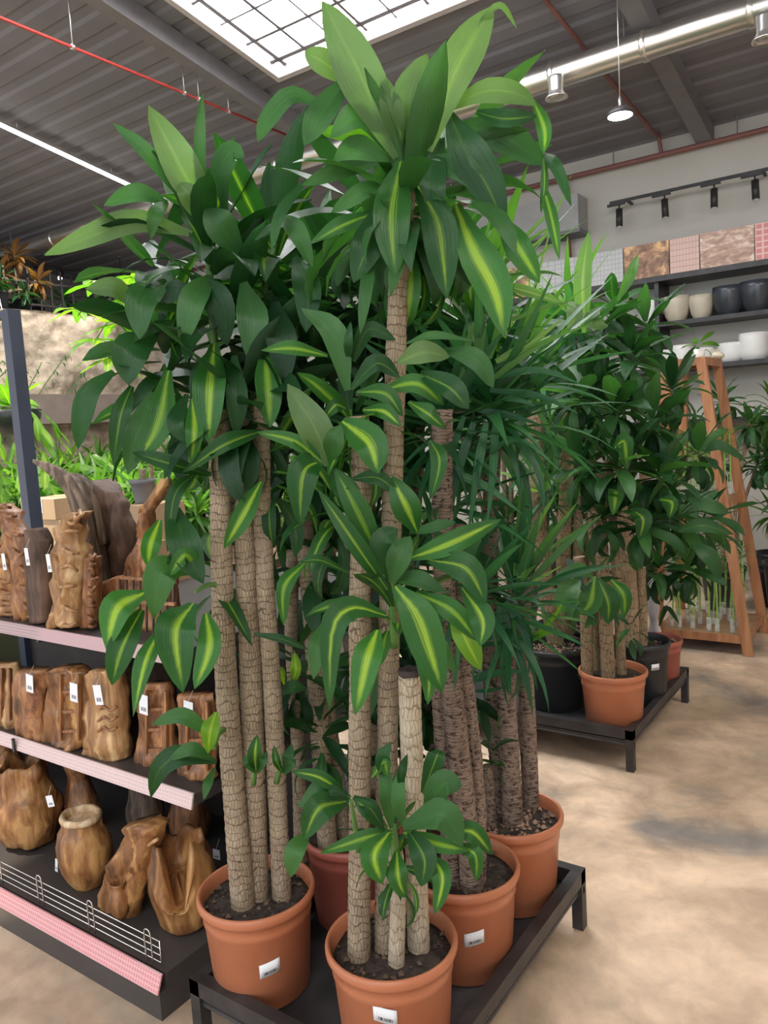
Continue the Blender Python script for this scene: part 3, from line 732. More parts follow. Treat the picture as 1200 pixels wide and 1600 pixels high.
# back wall shelving with printed panels
t = thing('wall_shelf_unit', 'long black wall shelving with printed panels above the pot displays', 'shelf', (-1.5, 7.8, 2.0))
MB().box(-4.2, 1.2, 7.58, 7.99, 2.865, 2.915).build('top_board', M['blackmetal'], t)
for z in (2.47, 2.05, 1.55): MB().box(-4.2, 1.2, 7.60, 7.99, z - .02, z + .02).build('shelf_board', M['blackmetal'], t)
for x in (-4.2, -2.08, 0.2): MB().box(x - .02, x + .02, 7.62, 7.99, 1.0, 2.87).build('upright', M['blackmetal'], t)
zz = (2.915, 3.225)
x_ = [(-4.2, -3.35, 'artbrown'), (-3.34, -2.72, 'greygrid'), (-2.71, -2.38, 'greygrid'), (-2.37, -1.955, 'artbrown'), (-1.945, -1.69, 'pinkgrid'), (-1.68, -1.235, 'artpale'), (-1.225, -0.7, 'redgrid'), (-.69, .2, 'artbrown')]
for a, b, m in x_:
    MB().box(a, b, 7.60, 7.63, *zz).build('printed_panel', M[m], t, label={'artbrown': 'brown root wood photo panel', 'greygrid': 'grey grid panel', 'pinkgrid': 'pink grid panel', 'artpale': 'pale driftwood photo panel', 'redgrid': 'red grid panel'}[m])
def glazed_pot(x, z, d, h, mat, lab, grp=None, y=7.76, taper=.62):
    r = d / 2
    o = MB().lathe([(r * taper * .9, 0), (r * taper, .006), (r * (taper + .2), h * .25), (r * .97, h * .6), (r, h * .82), (r * .97, h), (r * .92, h), (r * .9, h * .9), (r * .7, h * .5), (r * .3, h * .4)], (x, y, z), 30).build('flower_pot', M[mat], None)
    return tagged(o, lab, 'pot', grp)
zs1 = 2.49
for px, w, h, m, lab in ((1018, 40, .24, 'white', 'white glazed pot left of the shelf upright behind the leaves'), (1057, 41, .235, 'cream', 'larger cream glazed pot beside the shelf upright'), (1096, 36, .215, 'cream', 'smaller cream glazed pot beside the charcoal ones'), (1139, 46, .26, 'charcoal', 'left charcoal glazed pot on the upper wall shelf'), (1183, 48, .27, 'charcoal', 'right charcoal glazed pot on the upper wall shelf')):
    p = ony(px, 480, 7.76); glazed_pot(p.x, zs1, w * .0062, h, m, lab)
for px, w, h, m, lab in ((1032, 34, .17, 'white', 'white pot at the left of the lower wall shelf by the leaves'), (1065, 34, .20, 'white', 'tall white pot above the wooden rack'), (1096, 36, .155, 'white', 'low white pot above the wooden rack'), (1118, 22, .13, 'cream', 'small cream pot between white pots on the lower shelf'), (1142, 36, .175, 'white', 'white pot right of the small cream pot on the lower shelf'), (1178, 42, .24, 'white', 'largest white pot at the right of the lower wall shelf')):
    p = ony(px, 550, 7.76); glazed_pot(p.x, 2.07, w * .0062, h, m, lab, taper=.8)

# ================================================================== LEFT SHELVING
G = thing('gondola_shelf', 'dark steel shop shelving with pink price strips holding carved wood', 'shelf', (-3.2, 1.8, 0))
XR = -1.775
MB().box(-5.6, XR, 1.27, 2.75, 0.0, 0.085).build('plinth', M['shelfgrey'], G)
MB().box(-5.6, XR, 1.30, 2.75, 0.085, 0.13).build('base_shelf', M['shelfgrey'], G)
MB().box(-5.6, XR, 1.46, 2.6, 0.565, 0.60).build('shelf_board', M['shelfgrey'], G)
MB().box(-5.6, XR, 1.46, 2.6, 1.005, 1.04).build('shelf_board', M['shelfgrey'], G)
def strip(y, z0, z1, tilt, mat, xr=XR):
    vs = [(-5.6, y, z0), (xr, y, z0), (xr, y + tilt, z1), (-5.6, y + tilt, z1)]
    vs += [(a, b + .006, c) for a, b, c in vs]
    q = [(0, 0), (1, 0), (1, 1), (0, 1)]
    MB().add(vs, [(0, 1, 2, 3), (7, 6, 5, 4), (0, 4, 5, 1), (1, 5, 6, 2), (2, 6, 7, 3), (3, 7, 4, 0)], [q] * 6).build('price_strip', mat, G)
strip(1.262, 0.085, 0.135, .02, M['pink'])
strip(1.44, 0.560, 0.605, .012, M['palepink'])
strip(1.44, 1.000, 1.040, .012, M['mauve'])
MB().box(-3.60, XR, 2.03, 2.05, 0.13, 1.0).build('back_panel', M['shelfpanel'], G)
MB().box(-3.64, -3.59, 2.00, 2.08, 0.13, 1.0).build('back_post', M['post'], G)
q = ony(33, 640, 1.95)
MB().box(q.x - .028, q.x + .028, 1.92, 1.98, 1.04, ony(22, 483, 1.95).z).build('upright_post', M['post'], G)
MB().box(-5.6, q.x - .028, 1.93, 1.97, ony(22, 483, 1.95).z - .03, ony(22, 483, 1.95).z).build('top_rail', M['post'], G)
for x in (-2.6, -3.5): MB().bar((x, 1.5, .99), (x, 2.03, .93), .012, .05).build('shelf_bracket', M['post'], G)
MB().box(onz(8, 1160, .6).x, onz(8, 1160, .6).x + .012, 1.432, 1.44, .553, .605).build('strip_clip', M['blackmetal'], G)
# wire guard along the base shelf
t = thing('wire_guard', 'low chrome wire guard along the front of the bottom shelf', 'wire guard', (-3, 1.31, .135))
XE = -1.80
for k in range(4):
    z = .150 + k * .022; MB().tube([(-5.4, 1.305, z), (XE, 1.305, z)], .0017, 6).build('rail_wire', M['wire'], t)
MB().tube([(XE, 1.305, .136), (XE, 1.305, .218)], .002, 6).build('end_wire', M['wire'], t)
for px in (3, 66, 144, 232):
    x = onz(px, 1440, .13).x; x = ony(px, 1400 + px * .35, 1.30).x
    MB().tube(catmull([(x - .014, 1.300, .136), (x - .014, 1.300, .225), (x, 1.300, .240), (x + .014, 1.300, .225), (x + .014, 1.300, .136)], 16), .002, 6).build('wire_loop', M['wire'], t)

# ------------------------------------------------------------------ carved wood pieces
def nz(p, s, o=0.0): return noise.fractal(Vector(p) * s + Vector((o, o * .7, o * 1.3)), 1.0, 2.0, 4)
def body(prof, c, n=40, amp=.03, ns=9.0, seed=0, lean=(0, 0), yaw=0.0, rim=None, hollow=True, depthfac=.9, gash=None):
    """prof: (rx, z); organic hollow wooden body; lean shifts with height"""
    H_ = max(z for _, z in prof); P = list(prof)
    if hollow:
        r, z = P[-1]; P += [(r * .82, z - .004), (r * .72, z - H_ * .15), (r * .6, z - H_ * .35), (r * .2, z - H_ * .4)]
    P = P[:1] + [q for i in range(len(P) - 1) for q in ((((P[i][0] + P[i + 1][0]) / 2), (P[i][1] + P[i + 1][1]) / 2), P[i + 1])]
    cy, sy = math.cos(yaw), math.sin(yaw)
    def fn(th, i, r, z):
        x, y = math.cos(th), math.sin(th) * depthfac
        k = 1 + amp / .1 * .35 * nz((x * .1, y * .1, z), ns, seed) * 1.0
        zz = z
        if rim and z > H_ * .72: zz = z + rim * noise.noise(Vector((x * 1.7 + seed, y * 1.7, 4))) * (z - H_ * .72) / (H_ * .28)
        if gash and z > H_ * gash[2] and abs((th - gash[0] + PI) % (2 * PI) - PI) < gash[1]:
            f = 1 - abs((th - gash[0] + PI) % (2 * PI) - PI) / gash[1]; zz = z - (z - H_ * gash[2]) * min(1, f * 1.6)
        X, Y = x * r * k + lean[0] * z, y * r * k + lean[1] * z
        return (X * cy - Y * sy, X * sy + Y * cy, zz)
    return MB().lathe(P, c, n, fn=fn)
def hangtag(parent, px, py, y, w=.042, h=.075, ang=.15, seed=0):
    p = ony(px, py, y)
    dx = Vector((math.cos(ang), 0.12, math.sin(ang))); dz = Vector((-math.sin(ang), 0, math.cos(ang)))
    v = [p - dx * w / 2 - dz * h / 2, p + dx * w / 2 - dz * h / 2, p + dx * w / 2 + dz * h / 2, p - dx * w / 2 + dz * h / 2]
    v += [a + Vector((0, .0012, 0)) for a in v]; q = [(0, 0), (0, 1), (1, 1), (1, 0)][::1]
    o = MB().add(v, [(0, 1, 2, 3), (7, 6, 5, 4), (0, 4, 5, 1), (1, 5, 6, 2), (2, 6, 7, 3), (3, 7, 4, 0)], [[(.0, 0), (1, 0), (1, 1), (0, 1)]] * 6).build('price_tag', M['tag'], parent)
    top = p + dz * h / 2
    MB().tube([top, top + dz * .03 + Vector((0, .02, 0))], .0008, 4).build('string', M['string'], o)
    return o
def plank(px_outline, y, thick, name, mat, parent, relief=.008, seed=0, label=None, ns=18, inset=0.0):
    """upright wooden slab with an irregular outline, real thickness and a worked face. outline: left/right edge pixels from bottom to top"""
    rows = []
    for (yl, xl, xr) in px_outline:
        rows.append((ony(xl, yl, y), ony(xr, yl, y)))
    m = len(rows); NR = max(14, m * 3); NC = 12; vs = []
    def row(v):
        t = v * (m - 1); k = min(int(t), m - 2); u = t - k; u = u * u * (3 - 2 * u)
        return rows[k][0].lerp(rows[k + 1][0], u), rows[k][1].lerp(rows[k + 1][1], u)
    for face in (0, 1):
        for j in range(NR + 1):
            a, b = row(j / NR)
            for i in range(NC + 1):
                u = i / NC; p = a.lerp(b, u)
                e = min(u, 1 - u) * 2; rnd = (1 - (1 - min(1, e * 2.2)) ** 2) ** .5 if e < .45 else 1
                ins = inset if (inset and .2 < u < .8 and .15 < j / NR < .85) else 0
                d = thick / 2 * (.25 + .75 * rnd)
                nn = relief * nz((p.x, p.z, face), ns, seed) * 1.6
                yy = (-d - nn + ins) if face == 0 else (d + nn)
                vs.append((p.x + relief * .5 * nz((p.x, p.z, 7), ns, seed), y + yy, p.z))
    W_ = NC + 1; F = (NR + 1) * W_; fs = []
    for j in range(NR):
        for i in range(NC):
            a = j * W_ + i; fs += [(a, a + 1, a + W_ + 1, a + W_), (F + a, F + a + W_, F + a + W_ + 1, F + a + 1)]
    for j in range(NR):
        a = j * W_; b = a + NC; fs += [(a, a + W_, F + a + W_, F + a), (b, F + b, F + b + W_, b + W_)]
    for i in range(NC):
        a = i; b = NR * W_ + i; fs += [(a, F + a, F + a + 1, a + 1), (b, b + 1, F + b + 1, F + b)]
    return MB().add(vs, fs, smooth=True).build(name, mat, parent, label=label)

# bottom row: hollow root vases and sculptures
def on_shelf(name, lab, px, py, z):
    p = onz(px, py, z); return thing(name, lab, 'wood carving', p), p
t, p = on_shelf('root_wood_vase', 'large hollow root vase with a ragged rim at the left end of the bottom shelf', 62, 1378, .13); p.y = 1.50; p.x = onz(52, 1345, .13).x
p = Vector((ony(48, 1300, 1.53).x, 1.53, .13)); 
body([(.075, 0), (.10, .02), (.125, .10), (.120, .17), (.105, .22), (.098, .28), (.095, .32)], p, amp=.11, ns=13, seed=3, rim=.06).build('vase_body', M['teak'], t)
hangtag(t, 78, 1252, 1.42, .035, .04, .3)
t = thing('root_wood_vase', 'squat barrel-shaped root vase with a pale collar rim behind the wire guard', 'wood carving', (ony(135, 1380, 1.46).x, 1.46, .13))
p = Vector((ony(137, 1380, 1.46).x, 1.46, .13))
body([(.055, 0), (.068, .02), (.095, .09), (.098, .15), (.085, .195), (.070, .215), (.068, .245)], p, amp=.035, ns=12, seed=8, rim=.015, yaw=.2).build('vase_body', M['teak'], t)
MB().lathe([(.066, .238), (.074, .240), (.076, .252), (.070, .262), (.058, .260), (.054, .245), (.056, .236)], p, 36, fn=lambda th, i, r, z: (r * math.cos(th) * (1.02 + .1 * noise.noise(Vector((math.cos(th), math.sin(th), 3)))), r * .9 * math.sin(th), z + .006 * noise.noise(Vector((math.cos(th) * 2, math.sin(th) * 2, 8))))).build('rim', M['sap'], t, label='pale sapwood rim')
hangtag(t, 88, 1352, 1.40, .012, .05, -.2)
t = thing('carved_root_figure', 'tall leaning root carving with a carved jar on its front', 'wood carving', (ony(190, 1420, 1.42).x, 1.42, .13))
plank([(1462, 165, 202), (1440, 152, 212), (1400, 158, 222), (1360, 170, 232), (1320, 190, 245), (1290, 200, 252), (1282, 208, 240)], 1.43, .075, 'root_slab', M['teak'], t, .016, 4)
pj = ony(186, 1405, 1.385)
body([(.016, 0), (.030, .02), (.036, .055), (.028, .085), (.020, .10), (.026, .118)], (pj.x, pj.y, pj.z - .06), 24, .01, 20, 2).build('carved_jar', M['teak'], t)
MB().tube(catmull([ony(196, 1455, 1.43), ony(215, 1400, 1.44), ony(236, 1340, 1.45), ony(249, 1300, 1.47)], 14), [.02 - .008 * i / 14 for i in range(15)], 8).build('side_root', M['teakpale'], t)
t = thing('root_wood_bowl', 'round hollow root bowl with a torn open side next to the terracotta pot', 'wood carving', (ony(283, 1420, 1.48).x, 1.48, .13))
p = Vector((ony(287, 1410, 1.49).x, 1.49, .13))
body([(.070, 0), (.085, .015), (.108, .09), (.112, .16), (.104, .22), (.088, .27)], p, 44, .045, 12, 5, rim=.05, gash=(-.95, .62, .34)).build('bowl_body', M['teak'], t)
MB().tube(catmull([p + Vector((-.10, -.04, .20)), p + Vector((-.06, -.08, .27)), p + Vector((0, -.075, .315))], 10), [.017 - .012 * i / 10 for i in range(11)], 8).build('root_spur', M['teakpale'], t)
# second row on the bottom shelf, in shade
for i, (px, py, yy, r, h, sd, lab) in enumerate(((128, 1260, 1.68, .072, .30, 21, 'red-brown root vase with a flared lip standing behind the barrel-shaped vase'),
                                 (12, 1240, 1.75, .09, .30, 23, 'shaded root vase in the dark at the left behind the large vase'),
                                 (228, 1280, 1.80, .075, .32, 29, 'shaded upright root vase behind the leaning carving'),
                                 (300, 1330, 1.85, .08, .26, 31, 'shaded root vase at the back behind the torn bowl'))):
    p = ony(px, py, yy); p.z = .13
    t = thing('root_wood_vase', lab, 'wood carving', p)
    body([(r * .7, 0), (r * .95, .04), (r, h * .35), (r * .8, h * .6), (r * .6, h * .8), (r * .95, h)], p, 36, .05, 13, sd, rim=.03).build('vase_body', M['carved'] if i != 2 else M['drift'], t)
    if i == 3: hangtag(t, 338, 1335, 1.70, .03, .035, 0)
o = plank([(1325, 255, 278), (1305, 257, 276), (1290, 260, 274)], 1.60, .004, 'slate_sign', M['post'], None, .0005, 3)
o.location.z = .13
tagged(o, 'small dark slate sign behind the leaning root carving', 'sign')

# middle row: carved slabs with tags
mid = [
 ('openwork_carving', 'carved openwork frame at the far left of the middle shelf', [(1138, -6, 30), (1120, -8, 33), (1080, -8, 30), (1035, -6, 24)], 1.52, .06, 'teakpale', None),
 ('carved_boot', 'carved wooden boot shape with small coloured inlays on the middle shelf', [(1157, 24, 74), (1145, 30, 72), (1120, 34, 70), (1080, 30, 72), (1045, 34, 74)], 1.50, .07, 'carved', (46, 1068)),
 ('carved_arch', 'arched hollow log with a recessed carved panel on the middle shelf', [(1168, 76, 128), (1155, 74, 136), (1110, 78, 142), (1070, 78, 140), (1048, 82, 136), (1040, 95, 120)], 1.51, .07, 'teak', (115, 1082)),
 ('carved_stump', 'broad carved stump with root feet and a white tag on the middle shelf', [(1185, 128, 196), (1170, 134, 198), (1140, 144, 196), (1090, 142, 192), (1050, 144, 188), (1044, 150, 182)], 1.52, .09, 'teakpale', (153, 1086)),
 ('carved_door', 'carved miniature door slab behind the striped drooping leaves', [(1198, 216, 272), (1160, 216, 272), (1110, 218, 272), (1080, 220, 268), (1066, 226, 262)], 1.55, .05, 'carved', (224, 1101)),
 ('carved_gate', 'carved miniature gate slab right next to the leaning plant trunk', [(1215, 280, 338), (1180, 282, 338), (1130, 282, 336), (1082, 282, 336)], 1.55, .05, 'carved', (294, 1112)),
]
for name, lab, ol, yy, th, mt, tg in mid:
    c = ony((ol[0][1] + ol[0][2]) / 2, ol[0][0], yy)
    t = thing(name, lab, 'wood carving', (c.x, yy, .60))
    dz = .60 - c.z
    o = plank(ol, yy, th, 'slab', M[mt], t, .012, len(name), inset=.014 if 'arch' in name or 'door' in name or 'gate' in name else 0)
    x0, y0b = ol[0][1], ol[0][0]
    w = ol[0][2] - ol[0][1]; top = ol[-1][0]; xm = (ol[2][1] + ol[2][2]) / 2
    if name in ('carved_arch', 'carved_door', 'carved_gate'):
        for k in range(3):
            a = y0b - (y0b - top) * (.2 + .24 * k)
            MB().bar(ony(xm - w * .24, a, yy - th / 2 + .006), ony(xm + w * .24, a - w * .02, yy - th / 2 + .006), .012, .01).build('carved_band', M['carved'], t)
        for k in (-1, 1):
            MB().bar(ony(xm + k * w * .27, y0b - 12, yy - th / 2), ony(xm + k * w * .27, top + 14, yy - th / 2), .010, .012).build('carved_post', M['teak'], t)
    elif name == 'carved_boot':
        rr = random.Random(4)
        bb = MB()
        for k in range(26):
            q = ony(rr.uniform(38, 62), rr.uniform(1075, 1150), yy - th / 2 - .006); r_ = .004
            bb.add([q + Vector(v) * r_ for v in ((1, 0, 0), (0, 0, 1), (-1, 0, 0), (0, 0, -1), (0, -1, 0))], [(0, 1, 4), (1, 2, 4), (2, 3, 4), (3, 0, 4)])
        bb.build('inlay_studs', M['terracotta_red'], t, kind='stuff')
    elif name == 'carved_stump':
        for k in range(3):
            MB().tube(catmull([ony(152, 1112 + 16 * k, yy - th / 2 + .004), ony(162, 1104 + 16 * k, yy - th / 2 - .010), ony(172, 1110 + 16 * k, yy - th / 2 - .010), ony(183, 1104 + 16 * k, yy - th / 2 + .004)], 8), .005, 6).build('carved_curl', M['carved'], t)
        MB().tube(catmull([ony(150, 1150, yy), ony(140, 1172, yy - .02), ony(132, 1184, yy - .03)], 8), [.028 - .012 * i / 8 for i in range(9)], 10).build('root_foot', M['teakpale'], t)
    else:
        for k in (0, 1):
            MB().bar(ony(2 + 14 * k, 1125, yy - th / 2 - .01), ony(4 + 12 * k, 1045, yy - th / 2 - .01), .012).build('carved_post', M['carved'], t)
    if tg: hangtag(t, tg[0], tg[1], yy - th / 2 - .02, .036, .066, .12 * (-1) ** len(name), 1)
for i, (px, yy, sd, lab) in enumerate(((200, 1.80, 3, 'dark carved log standing behind the stump on the middle shelf'), (255, 1.86, 5, 'dark carved log behind the miniature door on the middle shelf'))):
    p = ony(px, 1120, yy); p.z = .6; t = thing('carved_log', lab, 'wood carving', p)
    body([(.06, 0), (.065, .1), (.055, .22), (.058, .30)], p, 24, .04, 12, sd, hollow=False).build('log', M['darkwood'], t)

# top row
top = [
 ('carved_log', 'openwork carved log with a hole at the far left of the top shelf', [(956, -10, 36), (940, -10, 34), (905, -8, 30), (870, -6, 24), (845, -8, 16)], 1.55, .09, 'teak', (6, 878)),
 ('carved_branch', 'tall crooked branch carved all over with small figures', [(965, 38, 54), (930, 28, 52), (880, 22, 48), (840, 12, 44), (800, 0, 22), (788, -6, 10)], 1.52, .07, 'carved', None),
 ('carved_post', 'dark square wooden post with a hanging white tag', [(968, 56, 80), (930, 50, 79), (880, 48, 76), (845, 47, 74), (826, 48, 64)], 1.50, .065, 'darkwood', (42, 870)),
 ('carved_dragon_log', 'honey-coloured log carved with coiled figures in front of the driftwood', [(974, 88, 128), (940, 92, 126), (900, 90, 128), (860, 94, 130), (825, 92, 128), (808, 110, 130), (800, 122, 129)], 1.50, .075, 'teakpale', (76, 880)),
 ('carved_small_post', 'narrow carved post standing at the foot of the driftwood', [(976, 132, 150), (940, 136, 152), (900, 138, 152), (870, 140, 150)], 1.52, .05, 'carved', None),
]
for name, lab, ol, yy, th, mt, tg in top:
    c = ony((ol[0][1] + ol[0][2]) / 2, ol[0][0], yy)
    t = thing(name, lab, 'wood carving', (c.x, yy, 1.04))
    ol = [(y_ + (3 if i == 0 else 0), a, b) for i, (y_, a, b) in enumerate(ol)]
    plank(ol, yy, th, 'carved_body', M[mt], t, .004 if 'post' == name[-4:] else .020, len(name), ns=26)
    if mt != 'darkwood':
        rr = random.Random(len(lab))
        for k in range(9):
            j = k / 8 * (len(ol) - 1.01); i0 = int(j); u = j - i0
            yl = ol[i0][0] * (1 - u) + ol[i0 + 1][0] * u; xa = ol[i0][1] * (1 - u) + ol[i0 + 1][1] * u; xb = ol[i0][2] * (1 - u) + ol[i0 + 1][2] * u
            dx = (xb - xa) * .35; xm = (xa + xb) / 2 + rr.uniform(-2, 2)
            MB().tube(catmull([ony(xm - dx, yl - 3, yy - th / 2 + .004), ony(xm, yl + rr.uniform(-7, 7), yy - th / 2 - .012), ony(xm + dx, yl + rr.uniform(-6, 6), yy - th / 2 + .006)], 8), .0065, 6).build('carved_figure', M[mt], t)
    if tg: hangtag(t, tg[0], tg[1], yy - th / 2 - .03, .018, .06, .08, 1)
# log hut carving behind the striped leaves
t = thing('carved_hut', 'carved wooden house with a fenced balcony on the top shelf behind the striped leaves', 'wood carving', (ony(215, 960, 1.56).x, 1.56, 1.04))
plank([(985, 160, 272), (975, 158, 276), (950, 160, 276), (925, 156, 278), (912, 150, 280), (900, 185, 276)], 1.62, .07, 'hut_body', M['carved'], t, .012, 6)
plank([(902, 190, 250), (888, 194, 240), (862, 210, 238), (845, 220, 238), (815, 224, 238), (800, 226, 236)], 1.63, .05, 'hut_tower', M['carved'], t, .012, 9)
for k in range(9):
    x = 187 + k * 10.5; MB().bar(ony(x, 990, 1.565), ony(x, 905, 1.565), .006).build('fence_post', M['darkwood'], t)
for z in (902, 938): MB().bar(ony(184, z, 1.56), ony(274, z + 6, 1.56), .008, .01).build('fence_rail', M['carved'], t)
plank([(840, 218, 232), (800, 222, 240), (760, 248, 262), (748, 252, 262)], 1.66, .04, 'hut_spire', M['teak'], t, .01, 12)
# driftwood
t = thing('driftwood', 'huge grey-brown driftwood sculpture with a sweeping curved arm on the top shelf', 'wood carving', (ony(165, 930, 1.68).x, 1.68, 1.04))
plank([(935, 146, 182), (905, 140, 190), (870, 136, 200), (845, 134, 207), (810, 132, 205), (785, 136, 198), (768, 146, 186), (757, 152, 172), (750, 150, 158)], 1.74, .10, 'split_trunk', M['darkwood'], t, .022, 2, ns=9)
arm = catmull([ony(52, 720, 1.62), ony(84, 734, 1.62), ony(112, 757, 1.62), ony(134, 800, 1.64), ony(148, 860, 1.66), ony(160, 935, 1.66)], 26)
MB().tube(arm, [.005 + .034 * min(1, (i / 14)) ** 1.0 - .004 * max(0, i - 16) / 10 for i in range(27)], 12, wob=lambda k, i: (1.3 if k % 4 < 2 else .6) * (1 + .18 * noise.noise(Vector((k * 1.3, i * .12, 0))))).build('curved_arm', M['drift'], t)
arm2 = catmull([ony(104, 742, 1.66), ony(128, 756, 1.67), ony(146, 790, 1.68), ony(158, 850, 1.69)], 16)
MB().tube(arm2, [.01 + .022 * min(1, i / 6) for i in range(17)], 8, wob=lambda k, i: 1 + .3 * noise.noise(Vector((k, i * .2, 5)))).build('inner_ridge', M['drift'], t)
# cardboard boxes
def carton(x0, x1, y0, y1, z0, z1, lab, tag=True):
    t = thing('cardboard_box', lab, 'box', ((x0 + x1) / 2, (y0 + y1) / 2, z0))
    MB().box(x0, x1, y0, y1, z0, z1 - .004).build('carton', M['cardboard'], t)
    for a, b in ((y0, (y0 + y1) / 2 - .001), ((y0 + y1) / 2 + .001, y1)): MB().box(x0, x1, a, b, z1 - .004, z1).build('flap', M['cardboard'], t)
    MB().box(x0 - .001, x1 + .001, (y0 + y1) / 2 - .025, (y0 + y1) / 2 + .025, z1, z1 + .001).build('packing_tape', M['tape'], t)
    if tag:
        xm = x0 + (x1 - x0) * .48
        MB().add([(xm, y0 - .002, z0 + .03), (xm + .05, y0 - .002, z0 + .03), (xm + .05, y0 - .002, z0 + .10), (xm, y0 - .002, z0 + .10), (xm, y0, z0 + .03), (xm + .05, y0, z0 + .03), (xm + .05, y0, z0 + .10), (xm, y0, z0 + .10)],
                 [(0, 1, 2, 3), (7, 6, 5, 4), (0, 4, 5, 1), (1, 5, 6, 2), (2, 6, 7, 3), (3, 7, 4, 0)], [[(0, 0), (1, 0), (1, 1), (0, 1)]] * 6).build('label', M['tag'], t)
    return t
yb = 2.12
a = ony(34, 800, yb); b = ony(86, 800, yb); zt = ony(60, 780, yb).z; zm = ony(60, 812, yb).z
carton(a.x, b.x, yb, yb + .40, zm + .002, zt, 'top one of two stacked cardboard boxes beside the grey post')
carton(a.x + .015, b.x + .02, yb + .01, yb + .40, 1.04, zm, 'lower one of two stacked cardboard boxes beside the grey post')
a = ony(190, 800, yb); b = ony(232, 800, yb); zt = ony(210, 790, yb).z
carton(a.x, b.x, yb, yb + .2, 1.042 + (zt - 1.04) * .55, zt, 'upper cardboard box carrying the grey nursery pot', False)
carton(a.x + .01, b.x + .03, yb + .005, yb + .2, 1.04, 1.04 + (zt - 1.04) * .55, 'lower cardboard box under the grey nursery pot box')
gp = ony(228, 784, 2.22); gz = zt + .002

# ================================================================== FRONT TABLE
def tray_table(name, lab, x0, x1, y0, y1, ztop, legs, zt):
    t = thing(name, lab, 'plant table', ((x0 + x1) / 2, (y0 + y1) / 2, 0))
    w = .036
    for a in ((x0, x1, y0, y0 + w), (x0, x1, y1 - w, y1), (x0, x0 + w, y0 + w, y1 - w), (x1 - w, x1, y0 + w, y1 - w)):
        b = MB().box(*a, ztop - .045, ztop); b.build('rail', M['blackmetal'], t)
        c = 0.012
        MB().box(a[0] + (c if a[1] - a[0] < .1 else 0), a[1] - (c if a[1] - a[0] < .1 else 0), a[2] + (c if a[3] - a[2] < .1 else 0), a[3] - (c if a[3] - a[2] < .1 else 0), ztop - .078, ztop - .055).build('lower_rail', M['blackmetal'], t)
    MB().box(x0 + .01, x1 - .01, y0 + .01, y1 - .01, zt - .012, zt).build('tray', M['tray'], t)
    for (x, y) in legs: MB().box(x - w / 2, x + w / 2, y - w / 2, y + w / 2, 0, ztop - .001).build('leg', M['blackmetal'], t)
    return t
ZT = .135
tray_table('plant_table', 'low black metal tray table under the terracotta pots in the foreground', -1.625, -.885, 1.26, 2.275, .20,
           [(-1.607, 1.278), (-.903, 1.278), (-1.607, 2.257), (-.903, 2.257)], ZT)
tray_table('plant_table', 'low black metal tray table behind, holding the orange and black pots', -2.6, -1.085, 3.43, 4.47, .20,
           [(-2.58, 3.448), (-1.103, 3.448), (-2.58, 4.45), (-1.103, 4.45)], ZT)

# ------------------------------------------------------------------ leaf families
FB = family('b', .34, .078, 'broad', M['leaf'], (.35, .8, 1.25, 1.8, 2.3), per=3)
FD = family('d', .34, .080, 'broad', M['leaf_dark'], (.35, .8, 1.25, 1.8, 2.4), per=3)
FO = family('o', .32, .074, 'broad', M['leaf_bold'], (.5, 1.2, 1.9), per=2)
FP = family('p', .34, .078, 'broad', M['leaf_plain'], (.4, 1.0, 1.6, 2.2), per=2)
FY = family('y', .40, .044, 'sword', M['yucca'], (.08, .2, .45, .9, 1.3), cols=2, per=3, wave=.0)
FYL = family('yl', .38, .040, 'sword', M['yucca_light'], (.08, .25, .5), cols=2, per=2, wave=.0)
FS = family('s', .235, .066, 'broad', M['leaf_plain'], (.5, 1.1, 1.7, 2.2), cols=4, n=6, per=3)
FSD = family('sd', .235, .066, 'broad', M['leaf_dark'], (.5, 1.1, 1.7, 2.2), cols=4, n=6, per=3)
FG = family('g', .30, .038, 'sword', M['garden'], (.3, .8, 1.4, 2.0), cols=2, n=6, per=2, wave=.0)
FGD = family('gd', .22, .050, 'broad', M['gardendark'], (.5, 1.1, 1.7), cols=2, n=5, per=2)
FC = family('c', .24, .06, 'broad', M['croton'], (.5, 1.1, 1.7), cols=2, n=5, per=2)
FGB = family('gb', .24, .070, 'broad', M['garden'], (.5, 1.1, 1.7), cols=2, n=5, per=2)
mixd = [a + b for a, b in zip(FD, FB)]
def toward_cam(c): return math.atan2(EYE.y - c[1], EYE.x - c[0])

PH = .285; PD = .325
# ---- 1: left pot, three tall stems
c = Vector((-1.50, 1.415, ZT))
P1 = thing('dracaena', 'tall three-stemmed striped dracaena in the terracotta pot nearest the wood shelves', 'potted plant', c, None)
pot(P1, c, PD, PH, M['terracotta'], labelaz=toward_cam(c) + .13, lz=.40, tilt=.18, peb='pebble')
zs = c.z + PH * .8
def trunkpx(parent, base, pxs, z0, r0, r1, mat, d=None, seed=0, tilt=0.0, ring=.018, amp=.035, caps=True, label=None):
    b = onz(base[0], base[1], z0 + .03); dep = -(MW.transposed() @ (b - EYE)).z
    pts = [b - Vector((0, 0, .05)), b]
    for (x, y) in pxs:
        # keep the stem upright: depth from the vertical through its base
        q = at(x, y, dep); dz = q.z - b.z
        pts.append(at(x, y, dep - .106 * dz + tilt * dz))
    return stem(parent, pts, r0, r1, mat, ring=ring, amp=amp, seed=seed, caps=caps, label=label)
trunkpx(P1, (380, 1412), [(366, 1250), (350, 1000), (346, 850), (343, 705), (340, 640)], zs, .0330, .026, M['bark'], seed=1)
trunkpx(P1, (402, 1398), [(399, 1250), (392, 1050), (383, 860), (376, 700), (374, 630)], zs, .0330, .027, M['bark'], seed=2)
trunkpx(P1, (440, 1398), [(434, 1250), (424, 1050), (412, 870), (408, 700), (410, 620)], zs, .0275, .0225, M['bark'], seed=3)
D1 = 2.02
